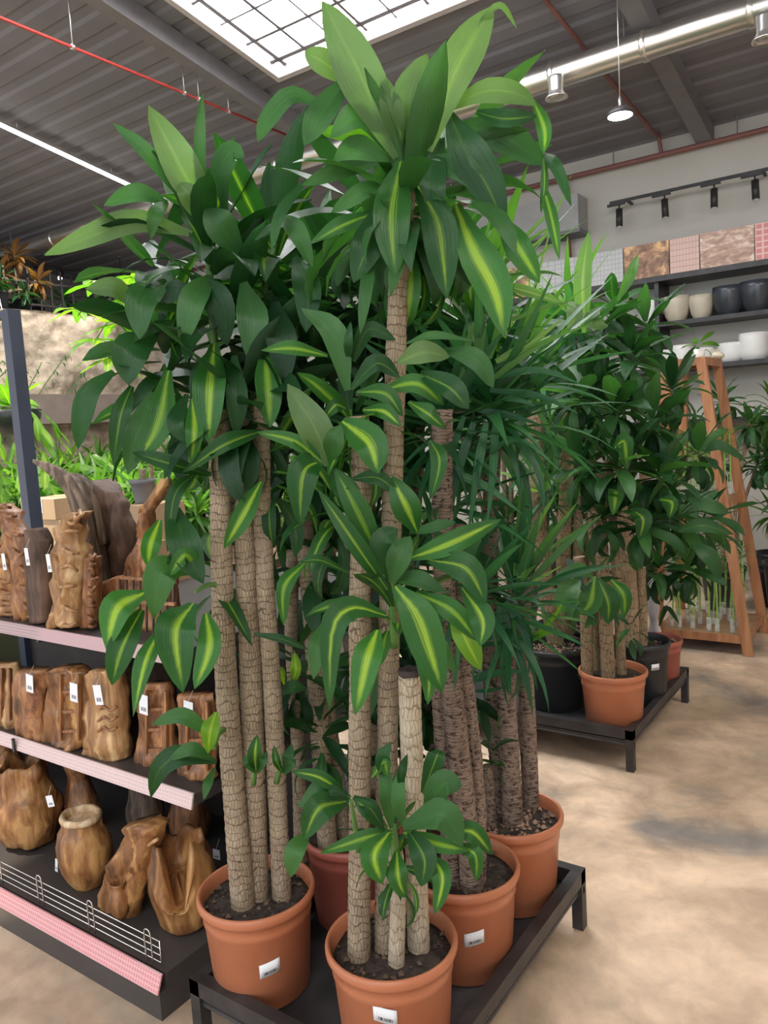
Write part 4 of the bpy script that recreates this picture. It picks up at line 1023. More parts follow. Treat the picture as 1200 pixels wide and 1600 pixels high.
for i, (x, y, d, n, s, fam, et, eb) in enumerate(((325, 370, D1, 22, .95, mixd, 1.35, -.2), (255, 520, D1 + .02, 16, .9, mixd, 1.2, -.8), (355, 480, D1 + .05, 24, 1.0, FD, 1.1, -.7),
                                      (430, 380, D1 + .1, 24, 1.0, mixd, 1.35, -.5), (400, 600, D1 + .06, 20, .9, FD, .9, -.9), (300, 600, D1 + .1, 16, .85, mixd, .8, -1.0), (470, 500, D1 + .12, 22, .95, FD, 1.0, -.8),
                                      (330, 860, D1 + .05, 10, .7, mixd, .9, -.7), (375, 610, D1 - .06, 18, .8, FD, 1.0, -1.0), (420, 700, D1 + .02, 14, .75, mixd, .9, -1.0), (240, 400, D1 + .08, 14, .8, FD, 1.0, -.6))):
    h = at(x, y, d); rosette(P1, h, fam, n, s, et, eb, seed=10 + i)
    if i in (0, 3, 4, 6): MB().tube(catmull([at(343 + (x - 343) * .35, min(700, y + 190), d + .03), at(343 + (x - 343) * .75, y + 90, d), h], 10), .011, 8).build('branch', M['greenstem'], P1)
for h_ in (
 ([(322, 335), (285, 262), (232, 163)], 52, 'leaf_olive'), ([(285, 312), (232, 240), (176, 192)], 22, 'leaf_plain'), ([(262, 318), (215, 300), (162, 321)], 26, 'leaf_plain'),
 ([(300, 365), (215, 345), (140, 368), (70, 399)], 36, 'leaf_olive'), ([(262, 315), (243, 335), (235, 374)], 22, 'leaf_plain'), ([(312, 345), (296, 305), (279, 283)], 32, 'leaf_olive'),
 ([(315, 330), (312, 235), (316, 142)], 18, 'leaf_plain'), ([(352, 330), (345, 270), (362, 235), (382, 246)], 32, 'leaf_plain'), ([(378, 400), (345, 352), (325, 322)], 46, 'leaf_plain'),
 ([(208, 475), (178, 448), (134, 452)], 34, 'leaf_olive'), ([(262, 438), (222, 465), (218, 530)], 47, 'leaf_plain'), ([(272, 500), (240, 512), (186, 542)], 17, 'leaf_dark'),
 ([(242, 523), (204, 548), (200, 602)], 52, 'leaf_plain'), ([(178, 580), (140, 613), (127, 655), (122, 702)], 32, 'leaf_plain'), ([(206, 603), (188, 650), (177, 727)], 28, 'leaf'),
 ([(264, 578), (247, 660), (212, 722)], 42, 'leaf'), ([(238, 612), (213, 680), (200, 742)], 34, 'leaf_plain'), ([(292, 615), (274, 660), (290, 692)], 26, 'leaf_dark'),
 ([(300, 622), (304, 670), (299, 724)], 26, 'leaf_bold'), ([(335, 535), (326, 610), (326, 692)], 48, 'leaf_bold'), ([(366, 555), (370, 620), (370, 682)], 32, 'leaf_dark'),
 ([(412, 672), (352, 692), (285, 738)], 28, 'leaf_bold'), ([(330, 742), (262, 722), (206, 706)], 26, 'leaf'), ([(415, 540), (420, 605), (422, 668)], 40, 'leaf'),
 ([(287, 890), (252, 895), (241, 967)], 48, 'leaf_plain'), ([(228, 925), (183, 948), (165, 1014)], 46, 'leaf_bold'), ([(222, 952), (190, 1010), (175, 1070)], 40, 'leaf_bold'),
 ([(252, 982), (225, 1035), (207, 1120)], 30, 'leaf_bold'), ([(302, 942), (273, 985), (286, 1083)], 58, 'leaf_bold'), ([(322, 958), (326, 1010), (304, 1077)], 36, 'leaf_bold'),
 ([(275, 792), (288, 850), (318, 912)], 46, 'leaf_dark'), ([(250, 812), (236, 850), (231, 886)], 28, 'leaf_bold'), ([(306, 738), (272, 775), (262, 862)], 22, 'leaf'),
 ([(338, 1190), (285, 1180), (250, 1200), (236, 1247)], 34, 'leaf'), ([(335, 1188), (300, 1170), (262, 1188)], 20, 'leaf_plain'), ([(332, 1150), (285, 1118), (238, 1132)], 24, 'leaf_plain'),
 ([(338, 1112), (328, 1140), (325, 1178)], 26, 'leaf_lime'), ([(312, 900), (290, 868), (264, 900)], 26, 'leaf'),
 ([(408, 752), (380, 805), (350, 858)], 30, 'leaf_bold'), ([(396, 990), (440, 998), (483, 1016)], 12, 'leaf'), ([(335, 1200), (325, 1222), (318, 1250)], 14, 'leaf_plain'),
 ([(400, 1205), (398, 1180), (402, 1148)], 22, 'leaf_bold'), ([(400, 1208), (388, 1192), (381, 1180)], 13, 'leaf_plain'), ([(402, 1208), (410, 1192), (417, 1172)], 13, 'leaf_plain'),
 ([(442, 1208), (432, 1188), (428, 1165)], 12, 'leaf'), ([(443, 1208), (449, 1185), (456, 1162)], 17, 'leaf_plain'), ([(444, 1210), (455, 1196), (462, 1185)], 12, 'leaf_plain'),
 ([(250, 470), (275, 455), (318, 470)], 34, 'leaf_dark'), ([(300, 430), (340, 470), (355, 540)], 44, 'leaf_dark'), ([(430, 470), (440, 530), (448, 600)], 44, 'leaf_dark'), ([(380, 440), (395, 500), (388, 560)], 46, 'leaf_plain'),
 ([(460, 400), (480, 450), (478, 520)], 40, 'leaf_dark'), ([(330, 240 + 190), (300, 470), (285, 540)], 40, 'leaf_plain')):
    hero(P1, h_[0], h_[1], D1 - .08 - (.03 if h_[0][0][1] > 880 else 0), h_[2], dt=R.uniform(-.06, .02), roll=R.uniform(-.25, .25), rollend=R.uniform(-.7, .7) if h_[1] < 40 else R.uniform(-.3, .3))
def shoot(parent, a, b, r=.008):
    MB().tube(catmull([a, a.lerp(b, .5) + Vector((0, 0, .01)), b], 8), [r * (1 - .4 * i / 8) for i in range(9)], 8).build('shoot', M['greenstem'], parent)
shoot(P1, at(396, 1225, 2.04), at(401, 1195, 1.96)); shoot(P1, at(432, 1222, 2.05), at(443, 1200, 1.97))
shoot(P1, at(348, 1140, 2.02), at(334, 1170, 1.93)); shoot(P1, at(345, 915, 2.0), at(305, 925, 1.95))

# ---- 2: nearest pot, tall central stem, sawn stem, front stems
c = Vector((-1.055, 1.425, ZT))
P2 = thing('dracaena', 'tallest striped dracaena with a sawn-off pale stem in the nearest terracotta pot', 'potted plant', c, None)
pot(P2, c, PD, PH, M['terracotta'], labelaz=toward_cam(c) - .17, lz=.60, tilt=-.22)
trunkpx(P2, (561, 1490), [(562, 1300), (562, 1080), (562, 900), (566, 760), (560, 650)], zs, .0285, .023, M['bark'], seed=4)
trunkpx(P2, (602, 1478), [(604, 1300), (606, 1060), (612, 800), (618, 560), (624, 420), (634, 300)], zs, .0280, .0215, M['bark'], seed=5)
o = trunkpx(P2, (654, 1478), [(649, 1300), (642, 1150), (640, 1052)], zs, .0265, .0255, M['bark_pale'], seed=6, ring=.03, amp=.02, label='pale sawn-off stem', tilt=-.06)
tp = at(640, 1050, 1.80 - .03); MB().lathe([(.0262, -.006), (.027, .0), (.026, .006), (.022, .009), (.015, .007), (.003, .006)], tp, 20, fn=lambda th, i, r, z: (r * math.cos(th), r * math.sin(th), z + .002 * math.sin(th * 5 + i))).build('cut_end', M['cut'], o)
trunkpx(P2, (619, 1502), [(621, 1440), (622, 1380), (618, 1330)], zs, .0200, .018, M['bark_pale'], seed=7, ring=.025)
D2 = 1.745
for i, (x, y, d, n, s, fam, et, eb) in enumerate(((636, 290, D2, 34, .92, FP + [FB[4]], 1.4, -.9), (700, 260, D2 + .1, 14, .85, FP, 1.1, -.6), (550, 640, D2 + .02, 18, .62, FB, 1.3, -.6), (520, 750, D2 + .04, 16, .62, FB, 1.2, -.8), (614, 915, D2, 9, .60, FB, 1.2, .5), (615, 1290, D2, 14, .42, FB, 1.2, -.7),
                                                   (575, 300, D2 + .12, 22, .8, FP, 1.2, -.8))):
    rosette(P2, at(x, y, d), fam, n, s, et, eb, seed=40 + i)
H2 = (
 # crown
 ([(626, 250), (612, 335), (617, 432)], 54, 'leaf', 0), ([(652, 288), (682, 340), (692, 400), (697, 466)], 52, 'leaf_bold', 0), ([(592, 320), (575, 380), (552, 442)], 46, 'leaf', 0),
 ([(582, 395), (572, 450), (563, 522)], 20, 'leaf_plain', 0), ([(702, 175), (727, 230), (762, 290), (788, 357)], 58, 'leaf', 0), ([(712, 318), (742, 390), (775, 455), (787, 527)], 58, 'leaf_bold', 0),
 ([(782, 338), (812, 390), (843, 442)], 38, 'leaf', 0), ([(706, 345), (715, 400), (735, 447)], 26, 'leaf_dark', .05), ([(622, 245), (578, 150), (542, 75), (504, 3)], 66, 'leaf_olive', .02),
 ([(548, 128), (505, 96), (476, 80)], 36, 'leaf_olive', .06), ([(668, 235), (702, 130), (738, 60), (770, 8)], 58, 'leaf_olive', 0), ([(740, 45), (780, 8), (808, 45)], 9, 'leaf_olive', 0),
 ([(645, 230), (640, 150), (668, 85)], 50, 'leaf_olive', .03), ([(626, 235), (612, 170), (600, 118)], 34, 'leaf_olive', .02), ([(700, 170), (752, 143), (802, 145), (838, 165)], 34, 'leaf_olive', .02),
 ([(833, 155), (850, 200), (849, 242)], 22, 'leaf', 0), ([(849, 236), (851, 290), (845, 332)], 12, 'leaf', 0), ([(745, 175), (790, 184), (839, 181)], 27, 'leaf', 0),
 ([(722, 192), (790, 212), (850, 258)], 50, 'leaf_plain', .05), ([(848, 238), (870, 262), (893, 322)], 18, 'leaf_plain', 0), ([(846, 282), (862, 340), (874, 406)], 18, 'leaf', 0),
 ([(505, 165), (455, 148), (418, 186), (403, 222)], 30, 'leaf_plain', .05), ([(545, 120), (502, 175), (475, 228)], 40, 'leaf_plain', .04), ([(600, 240), (545, 208), (500, 208)], 26, 'leaf_lime', .08),
 ([(592, 255), (525, 268), (472, 290)], 24, 'leaf_plain', .02), ([(478, 282), (437, 335), (425, 392)], 18, 'leaf_plain', .02), ([(438, 335), (465, 362), (488, 417)], 30, 'leaf_plain', .05),
 ([(592, 330), (535, 350), (480, 382)], 28, 'leaf', .05), ([(600, 285), (560, 302), (518, 332)], 28, 'leaf_plain', .04), ([(660, 250), (720, 262), (765, 300)], 40, 'leaf_plain', .06),
 ([(610, 250), (560, 230), (520, 250)], 36, 'leaf_plain', .06), ([(690, 215), (676, 280), (690, 335)], 38, 'leaf_plain', .06), ([(615, 200), (560, 180), (515, 215)], 40, 'leaf_plain', .06),
 # upper-middle heads
 ([(543, 610), (522, 520), (470, 480)], 38, 'leaf_plain', 0), ([(548, 608), (588, 566), (626, 590)], 28, 'leaf', 0), ([(552, 565), (575, 515), (619, 532)], 24, 'leaf', .02),
 ([(512, 556), (460, 543), (407, 547)], 24, 'leaf', 0), ([(545, 565), (544, 535), (548, 503)], 14, 'leaf_plain', 0), ([(621, 566), (662, 549), (702, 558)], 34, 'leaf_olive', -.04),
 ([(693, 546), (745, 562), (771, 607)], 30, 'leaf_plain', -.04), ([(635, 536), (680, 523), (742, 534)], 14, 'leaf_plain', 0), ([(656, 583), (702, 603), (733, 639)], 38, 'leaf', -.04),
 ([(600, 608), (652, 599), (693, 633)], 28, 'leaf', 0), ([(556, 612), (602, 614), (629, 651)], 26, 'leaf', 0), ([(638, 627), (670, 645), (697, 670)], 28, 'leaf', -.04),
 ([(566, 640), (600, 642), (628, 667)], 24, 'leaf_bold', 0), ([(515, 727), (490, 665), (449, 601)], 50, 'leaf_olive', 0), ([(534, 657), (576, 688), (591, 740)], 52, 'leaf_bold', -.03),
 ([(541, 638), (525, 633), (505, 656)], 20, 'leaf_bold', 0), ([(516, 724), (522, 690), (532, 664)], 30, 'leaf_plain', 0), ([(505, 718), (474, 738), (469, 822)], 46, 'leaf_bold', 0),
 ([(520, 733), (542, 768), (551, 812)], 38, 'leaf', -.02), ([(550, 748), (590, 746), (626, 776)], 22, 'leaf', -.02), ([(510, 728), (462, 690), (400, 675)], 22, 'leaf', 0), ([(672, 687), (686, 720), (672, 782)], 26, 'leaf', 0),
 # head on the centre stem
 ([(606, 922), (556, 850), (496, 764)], 27, 'leaf_bold', -.05), ([(599, 885), (560, 800), (524, 733)], 36, 'leaf', -.02), ([(611, 905), (598, 850), (622, 826)], 40, 'leaf_plain', -.03),
 ([(612, 912), (624, 868), (641, 838)], 36, 'leaf_plain', -.04), ([(652, 832), (634, 790), (612, 744)], 42, 'leaf_bold', -.03), ([(638, 872), (705, 848), (784, 811)], 34, 'leaf_bold', -.04),
 ([(640, 832), (680, 822), (712, 815)], 20, 'leaf_plain', 0), ([(668, 874), (728, 888), (759, 942)], 42, 'leaf_bold', -.06), ([(617, 915), (650, 958), (672, 1020), (691, 1082)], 56, 'leaf_bold', -.08),
 ([(650, 925), (705, 953), (746, 1002)], 32, 'leaf', -.05), ([(722, 918), (753, 965), (750, 1010)], 36, 'leaf_bold', -.05), ([(704, 948), (730, 1000), (752, 1047)], 36, 'leaf_lime', -.03),
 ([(645, 1000), (668, 1050), (668, 1102)], 26, 'leaf', -.04), ([(680, 985), (692, 1015), (713, 1052)], 22, 'leaf_plain', 0), ([(604, 962), (552, 948), (519, 985), (515, 1112)], 40, 'leaf_bold', -.06),
 ([(507, 972), (496, 1010), (490, 1062)], 26, 'leaf_plain', .05), ([(590, 983), (573, 1030), (555, 1117)], 42, 'leaf_bold', -.06), ([(606, 985), (597, 1010), (592, 1040)], 24, 'leaf', .04),
 ([(476, 880), (445, 915), (443, 977)], 24, 'leaf', .05), ([(545, 895), (500, 874), (464, 878)], 16, 'leaf', .03), ([(600, 900), (655, 905), (700, 925)], 30, 'leaf_plain', .02),
 # low head
 ([(614, 1300), (570, 1310), (500, 1333)], 24, 'leaf', -.05), ([(608, 1300), (585, 1335), (598, 1382)], 42, 'leaf_bold', -.08), ([(620, 1330), (622, 1370), (634, 1402)], 30, 'leaf_bold', -.08),
 ([(640, 1300), (662, 1340), (658, 1385)], 38, 'leaf', -.07), ([(672, 1335), (690, 1370), (680, 1428)], 30, 'leaf_bold', -.07), ([(628, 1290), (690, 1272), (724, 1322)], 46, 'leaf_plain', -.06),
 ([(700, 1300), (738, 1300), (770, 1336)], 30, 'leaf_bold', -.05), ([(715, 1320), (742, 1335), (744, 1378)], 24, 'leaf', -.05), ([(665, 1270), (690, 1225), (722, 1228)], 40, 'leaf_plain', -.03),
 ([(612, 1295), (605, 1240), (598, 1180)], 24, 'leaf_plain', 0), ([(632, 1290), (622, 1250), (628, 1190)], 22, 'leaf_plain', -.02), ([(626, 1235), (628, 1205), (637, 1178)], 14, 'leaf', -.03),
 ([(606, 1225), (598, 1185), (612, 1160)], 22, 'leaf_plain', .02), ([(580, 1215), (600, 1190), (606, 1215)], 22, 'leaf', 0), ([(606, 1295), (580, 1270), (552, 1248)], 24, 'leaf', -.03),
 ([(660, 1240), (680, 1185), (686, 1172)], 28, 'leaf', .02), ([(630, 1300), (680, 1318), (735, 1330)], 24, 'leaf', -.02),
 # left low shoot
 ([(548, 1247), (500, 1215), (455, 1205)], 20, 'leaf_bold', -.02), ([(545, 1250), (500, 1235), (464, 1260)], 34, 'leaf_plain', -.02), ([(542, 1252), (500, 1262), (474, 1312)], 42, 'leaf_bold', -.04),
 ([(482, 1302), (460, 1330), (455, 1370)], 30, 'leaf_plain', -.05), ([(500, 1255), (515, 1235), (545, 1243)], 16, 'leaf', 0), ([(552, 1245), (580, 1262), (602, 1300)], 24, 'leaf', -.06))
for p_, w_, m_, dd in H2:
    hero(P2, p_, w_, D2 - .06 + dd * .6, m_, dt=R.uniform(-.05, .02), roll=R.uniform(-.2, .2), rollend=R.uniform(-.6, .6) if w_ < 40 else R.uniform(-.25, .25), bulge=.04)
shoot(P2, at(616, 1010, 1.80), at(612, 925, 1.74), .012); shoot(P2, at(562, 860, 1.78), at(545, 640, 1.76), .012); shoot(P2, at(566, 860, 1.79), at(518, 735, 1.76), .011)
shoot(P2, at(620, 1350, 1.80), at(614, 1290, 1.75), .012); shoot(P2, at(560, 1330, 1.80), at(548, 1250, 1.75), .007); shoot(P2, at(634, 330, 1.80), at(640, 235, 1.77), .02)

# ---- 3, 4: sword-leaved yuccas behind on the right
c = Vector((-1.06, 1.79, ZT))
P3 = thing('yucca', 'sword-leaved yucca with ringed brown stems in the middle terracotta pot of the right row', 'potted plant', c, None)
pot(P3, c, PD, PH, M['terracotta'], labelaz=toward_cam(c) + .16, lz=.46, tilt=.18)
trunkpx(P3, (738, 1385), [(728, 1280), (712, 1130), (700, 1020), (692, 860), (690, 640)], zs, .032, .028, M['bark_dark'], seed=11, amp=.05)
trunkpx(P3, (748, 1372), [(748, 1250), (733, 1100), (722, 1000), (716, 820)], zs, .021, .019, M['bark_dark'], seed=12, amp=.05)
trunkpx(P3, (708, 1372), [(700, 1250), (690, 1100), (684, 1000)], zs, .030, .026, M['bark_dark'], seed=13, amp=.05)
D3 = 2.12
for i, (x, y, d, n, s, et, eb, fam) in enumerate(((765, 610, D3 - .02, 42, .95, 1.3, -.5, FY), (705, 760, D3 + .05, 26, .85, 1.2, -.9, FY), (740, 480, D3 + .1, 36, 1.0, 1.4, -.5, FYL + FY), (690, 640, D3 - .08, 30, .8, 1.2, -1.0, FY), (745, 900, D3, 26, .7, 1.2, -1.0, FY), (706, 890, D3 - .1, 24, .7, 1.2, -1.0, FY))):
    rosette(P3, at(x, y, d), fam, n, s, et, eb, seed=70 + i, stem=.12)
c = Vector((-1.065, 2.125, ZT))
P4 = thing('yucca', 'yucca with fanned sword leaves in the rearmost terracotta pot of the front table', 'potted plant', c, None)
pot(P4, c, PD, PH, M['terracotta'], peb='pebble_tan', npeb=160)
trunkpx(P4, (801, 1283), [(796, 1180), (790, 1070), (790, 980)], zs, .034, .030, M['bark_dark'], seed=14, amp=.05)
trunkpx(P4, (829, 1258), [(824, 1120), (818, 1000), (814, 920)], zs, .028, .027, M['bark_dark'], seed=15, amp=.03)
trunkpx(P4, (766, 1288), [(765, 1240), (762, 1196)], zs, .021, .016, M['bark_dark'], seed=16, amp=.04)
trunkpx(P4, (786, 1262), [(770, 1100), (764, 900), (770, 700)], zs, .030, .026, M['bark_dark'], seed=17, amp=.04)
D4 = 2.38
for i, (x, y, d, n, s, et, eb, fam) in enumerate(((808, 905, D4, 34, .92, 1.25, -.1, FY), (795, 950, D4 - .08, 24, .75, .3, -1.25, FY), (770, 640, D4 + .05, 44, 1.2, 1.35, -.4, FY), (765, 1150, D4 - .1, 9, .42, 1.3, -.1, FSD), (800, 560, D4 + .2, 34, 1.15, 1.3, -.3, FYL + FY))):
    rosette(P4, at(x, y, d), fam, n, s, et, eb, seed=80 + i, stem=.12)
def sword(parent, pts, w, d, mat='yucca', dt=0.0, n=8):
    m = len(pts) - 1; P = catmull([at(x, y, d + dt * i / m) for i, (x, y) in enumerate(pts)], n)
    nr = [(EYE - p).normalized() + Vector((0, 0, .6)) for p in P]
    MB().add(*blade(P, nr, w * d / FOC, 'sword', .35, 0, 2, int(pts[0][0]), R.uniform(-.3, .3)), smooth=True).build('leaf', M[mat], parent)
for p_, w_, m_ in (([(812, 905), (835, 830), (872, 766)], 17, 'yucca_light'), ([(815, 905), (860, 840), (903, 784)], 16, 'yucca_light'), ([(812, 900), (858, 858), (920, 818)], 8, 'yucca_light'), ([(808, 900), (815, 830), (818, 760)], 13, 'yucca'), ([(806, 900), (812, 820), (812, 745)], 14, 'yucca_light'),
                   ([(800, 935), (838, 940), (866, 985)], 8, 'yucca'), ([(790, 940), (820, 990), (840, 1080)], 15, 'yucca'), ([(785, 945), (800, 1000), (843, 1030)], 14, 'yucca'), ([(780, 945), (782, 1010), (800, 1060)], 14, 'yucca'),
                   ([(830, 1000), (865, 965), (880, 938)], 9, 'leaf_lime'), ([(832, 1000), (850, 990), (875, 990)], 9, 'leaf_lime'), ([(820, 915), (850, 900), (880, 882)], 6, 'yucca_light'),
                   ([(742, 1010), (775, 1005), (822, 1000)], 9, 'yucca'), ([(733, 1065), (770, 1052), (828, 1048)], 15, 'yucca'), ([(740, 1080), (770, 1078), (790, 1074)], 10, 'yucca')):
    sword(P4, p_, w_, D4 - .08, m_, -.05)
for p_, w_, m_ in (([(770, 590), (840, 578), (908, 600)], 17, 'yucca'), ([(765, 610), (840, 618), (905, 646)], 18, 'yucca'), ([(775, 565), (830, 535), (880, 498)], 16, 'yucca_light'), ([(760, 600), (840, 540), (925, 505)], 12, 'yucca_light'),
                   ([(790, 445), (840, 460), (900, 482)], 18, 'yucca_light'), ([(800, 500), (850, 480), (895, 470)], 10, 'yucca_light'), ([(765, 560), (790, 480), (805, 440)], 14, 'yucca_light'), ([(745, 640), (800, 650), (848, 665)], 14, 'yucca'),
                   ([(695, 735), (760, 760), (818, 805)], 15, 'yucca'), ([(760, 700), (820, 690), (880, 740)], 10, 'yucca'), ([(740, 590), (752, 520), (757, 490)], 16, 'yucca_light'), ([(715, 600), (730, 540), (742, 500)], 16, 'yucca_light'),
                   ([(740, 660), (715, 740), (695, 850)], 15, 'yucca'), ([(760, 660), (745, 740), (730, 850)], 15, 'yucca'), ([(775, 650), (770, 740), (760, 830)], 14, 'yucca'), ([(725, 650), (700, 730), (705, 800)], 14, 'yucca'),
                   ([(790, 430), (850, 425), (880, 432)], 9, 'yucca_light'), ([(770, 430), (820, 380), (868, 350)], 9, 'yucca_light'), ([(790, 400), (840, 350), (890, 300)], 7, 'yucca_light'), ([(790, 400), (850, 370), (895, 268)], 6, 'yucca_light')):
    sword(P3, p_, w_, D3 - .10, m_, -.03)

# ---- 5, 6: back-left pots
c = Vector((-1.455, 1.80, ZT))
P5 = thing('dracaena', 'shaded dracaena in the terracotta pot hidden between the two front pots', 'potted plant', c, None)
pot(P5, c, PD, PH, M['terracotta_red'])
trunkpx(P5, (512, 1322), [(500, 1150), (490, 1000), (480, 880), (470, 740)], zs, .031, .026, M['bark'], seed=21)
trunkpx(P5, (540, 1305), [(515, 1130), (500, 960), (505, 840)], zs, .024, .021, M['bark'], seed=22)
trunkpx(P5, (470, 1320), [(465, 1150), (455, 1000), (458, 860)], zs, .022, .02, M['bark'], seed=23)
for i, (x, y, d, n, s) in enumerate(((480, 700, 2.3, 22, .95), (520, 560, 2.3, 26, 1.0), (500, 850, 2.3, 20, .8), (460, 1010, 2.28, 16, .7), (500, 1120, 2.25, 16, .65), (430, 780, 2.35, 18, .85), (560, 430, 2.3, 26, 1.0))):
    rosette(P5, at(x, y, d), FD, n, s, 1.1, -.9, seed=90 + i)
for p_, w_, m_ in (([(455, 1072), (462, 1045), (460, 1018)], 16, 'leaf_lime'), ([(445, 1072), (440, 1050), (436, 1040)], 10, 'leaf_lime'), ([(430, 1085), (455, 1073), (480, 1075)], 20, 'leaf_dark'), ([(560, 1010), (590, 1040), (540, 1200)], 30, 'leaf_dark')):
    hero(P5, p_, w_, 2.15, m_)
c = Vector((-1.44, 2.10, ZT))
P6 = thing('dracaena', 'dark leafy dracaena at the hidden rear left corner of the front table', 'potted plant', c, None)
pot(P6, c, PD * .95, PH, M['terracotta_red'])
trunkpx(P6, (585, 1235), [(580, 1000), (575, 800), (570, 600)], zs, .030, .026, M['bark'], seed=31)
trunkpx(P6, (635, 1225), [(640, 1000), (648, 800), (655, 600)], zs, .028, .024, M['bark'], seed=32)
trunkpx(P6, (688, 1240), [(680, 1100), (672, 950)], zs, .036, .032, M['bark_dark'], seed=33)
for i, (x, y, d, n, s) in enumerate(((600, 520, 2.5, 26, 1.15), (660, 430, 2.5, 26, 1.15), (590, 760, 2.5, 22, 1.05), (660, 640, 2.5, 22, 1.1), (640, 860, 2.5, 20, 1.0), (665, 1150, 2.45, 20, .8), (690, 1000, 2.5, 18, .8), (560, 980, 2.5, 16, .9), (650, 1050, 2.5, 18, .9), (500, 400, 2.55, 26, 1.15), (400, 500, 2.6, 26, 1.15))):
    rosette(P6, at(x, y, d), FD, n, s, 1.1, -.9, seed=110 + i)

# ================================================================== REAR TABLE PLANTS
def bushy(parent, heads, fam, seed, stem_=.1):
    for i, (x, y, d, n, s) in enumerate(heads): rosette(parent, at(x, y, d), fam, n, s, 1.15, -.9, seed=seed + i, stem=stem_)
c = Vector((-1.235, 3.62, ZT))
Q1 = thing('dracaena', 'large bushy striped dracaena in the bright orange pot at the front of the rear table', 'potted plant', c)
pot(Q1, c, .33, .29, M['terracotta'], npeb=30)
zq = ZT + .23
for (b, ps, r, sd) in (((918, 1053), [(915, 950), (905, 870)], .032, 41), ((950, 1056), [(945, 930), (938, 820), (942, 740)], .036, 42), ((971, 1052), [(966, 950), (960, 850), (950, 720)], .026, 43), ((934, 1046), [(930, 930), (925, 800)], .024, 44)):
    trunkpx(Q1, b, ps, zq, r, r * .85, M['bark_far'], seed=sd, ring=.05)
mixs = [a + b for a, b in zip(FS, FSD)]
bushy(Q1, [(930, 510, 3.62, 24, 1.15), (985, 550, 3.62, 24, 1.1), (900, 610, 3.62, 20, 1.1), (960, 630, 3.55, 26, 1.1), (1020, 650, 3.6, 24, 1.1), (905, 720, 3.6, 20, 1.05), (965, 720, 3.5, 28, 1.1), (1030, 730, 3.55, 26, 1.1), (1000, 810, 3.55, 24, 1.05), (1060, 800, 3.6, 20, 1.05), (940, 800, 3.55, 18, 1.0), (915, 915, 3.55, 12, .9), (985, 970, 3.52, 7, .6)], mixs, 200)
for p_, w_, m_ in (([(913, 520), (910, 440), (920, 360)], 26, 'yucca_light'), ([(965, 470), (985, 430), (996, 398)], 16, 'yucca_light'), ([(930, 900), (922, 940), (905, 960)], 34, 'leaf'), ([(935, 905), (950, 940), (950, 975)], 34, 'leaf'), ([(905, 905), (885, 930), (880, 960)], 34, 'leaf_plain'), ([(925, 900), (905, 890), (868, 898)], 22, 'leaf_plain'),
                   ([(955, 905), (975, 930), (975, 965)], 22, 'leaf'), ([(955, 790), (962, 770), (958, 805)], 24, 'leaf_bold'), ([(985, 795), (1005, 810), (998, 845)], 26, 'leaf_bold'), ([(960, 700), (975, 690), (980, 735)], 26, 'leaf_bold'), ([(1030, 780), (1050, 785), (1045, 812)], 18, 'leaf_bold'),
                   ([(890, 470), (898, 490), (890, 520)], 24, 'leaf_olive'), ([(935, 480), (925, 500), (950, 510)], 24, 'leaf_olive'), ([(1075, 780), (1110, 790), (1140, 800)], 22, 'leaf_plain'), ([(1080, 850), (1110, 870), (1125, 905)], 24, 'leaf_plain'), ([(1100, 705), (1125, 695), (1165, 720)], 16, 'leaf_plain'), ([(1060, 830), (1100, 820), (1145, 835)], 22, 'leaf_dark')):
    hero(Q1, p_, w_, 3.42, m_)
c = Vector((-1.60, 3.78, ZT))
Q2 = thing('yucca', 'brown-stemmed yucca in the wide black pot at the left front of the rear table', 'potted plant', c)
pot(Q2, c, .36, .33, M['blackpot'], peb='pebble_tan', npeb=160)
MB().bar((c.x + .16, c.y - .09, c.z + .2), (c.x + .20, c.y - .07, c.z + .22), .03, .03).build('side_handle', M['blackpot'], Q2)
trunkpx(Q2, (868, 1000), [(850, 900), (840, 780), (835, 640)], ZT + .28, .05, .04, M['bark_far'], seed=51, ring=.04)
trunkpx(Q2, (890, 990), [(880, 880), (885, 760), (890, 640)], ZT + .28, .045, .035, M['bark_far'], seed=52, ring=.04)
bushy(Q2, [(850, 560, 4.2, 34, 1.2), (890, 480, 4.2, 30, 1.2), (870, 660, 4.2, 26, 1.0), (850, 760, 4.1, 22, .9)], FYL + FY, 230)
c = Vector((-1.215, 4.00, ZT))
Q3 = thing('dracaena', 'dark green dracaena in the black pot with a white label on the rear table', 'potted plant', c)
pot(Q3, c, .31, .34, M['blackpot'], labelaz=toward_cam(c) + .55, lz=.62, lw=.045)
trunkpx(Q3, (985, 1010), [(985, 940), (975, 820), (960, 700)], ZT + .28, .05, .035, M['bark_far'], seed=53, ring=.05)
trunkpx(Q3, (1003, 1005), [(1003, 950), (1000, 860), (1010, 720)], ZT + .28, .03, .028, M['bark_far'], seed=54, ring=.05)
bushy(Q3, [(1010, 500, 4.25, 24, 1.1), (1050, 600, 4.25, 24, 1.1), (1090, 700, 4.2, 22, 1.1), (1030, 780, 4.2, 24, 1.1), (1090, 820, 4.15, 22, 1.1), (1030, 880, 4.15, 22, 1.0), (990, 880, 4.2, 18, 1.0), (1075, 880, 4.15, 16, 1.0), (960, 470, 4.3, 22, 1.1)], mixs, 240)
c = Vector((-1.20, 4.30, ZT))
Q4 = thing('wrapped_plant', 'young plant with a white wrapped stem in the dark red pot on the rear table', 'potted plant', c)
pot(Q4, c, .25, .27, M['terracotta_red'], peb='pebble_tan', npeb=50)
b1 = onz(1030, 990, ZT + .23)
MB().tube(catmull([b1 + Vector((-.02, 0, -.05)), at(1020, 940, 4.4), at(1022, 900, 4.4)], 14), [.03 + .008 * math.sin(i * 1.3) for i in range(15)], 12).build('paper_wrap', M['paper'], Q4)
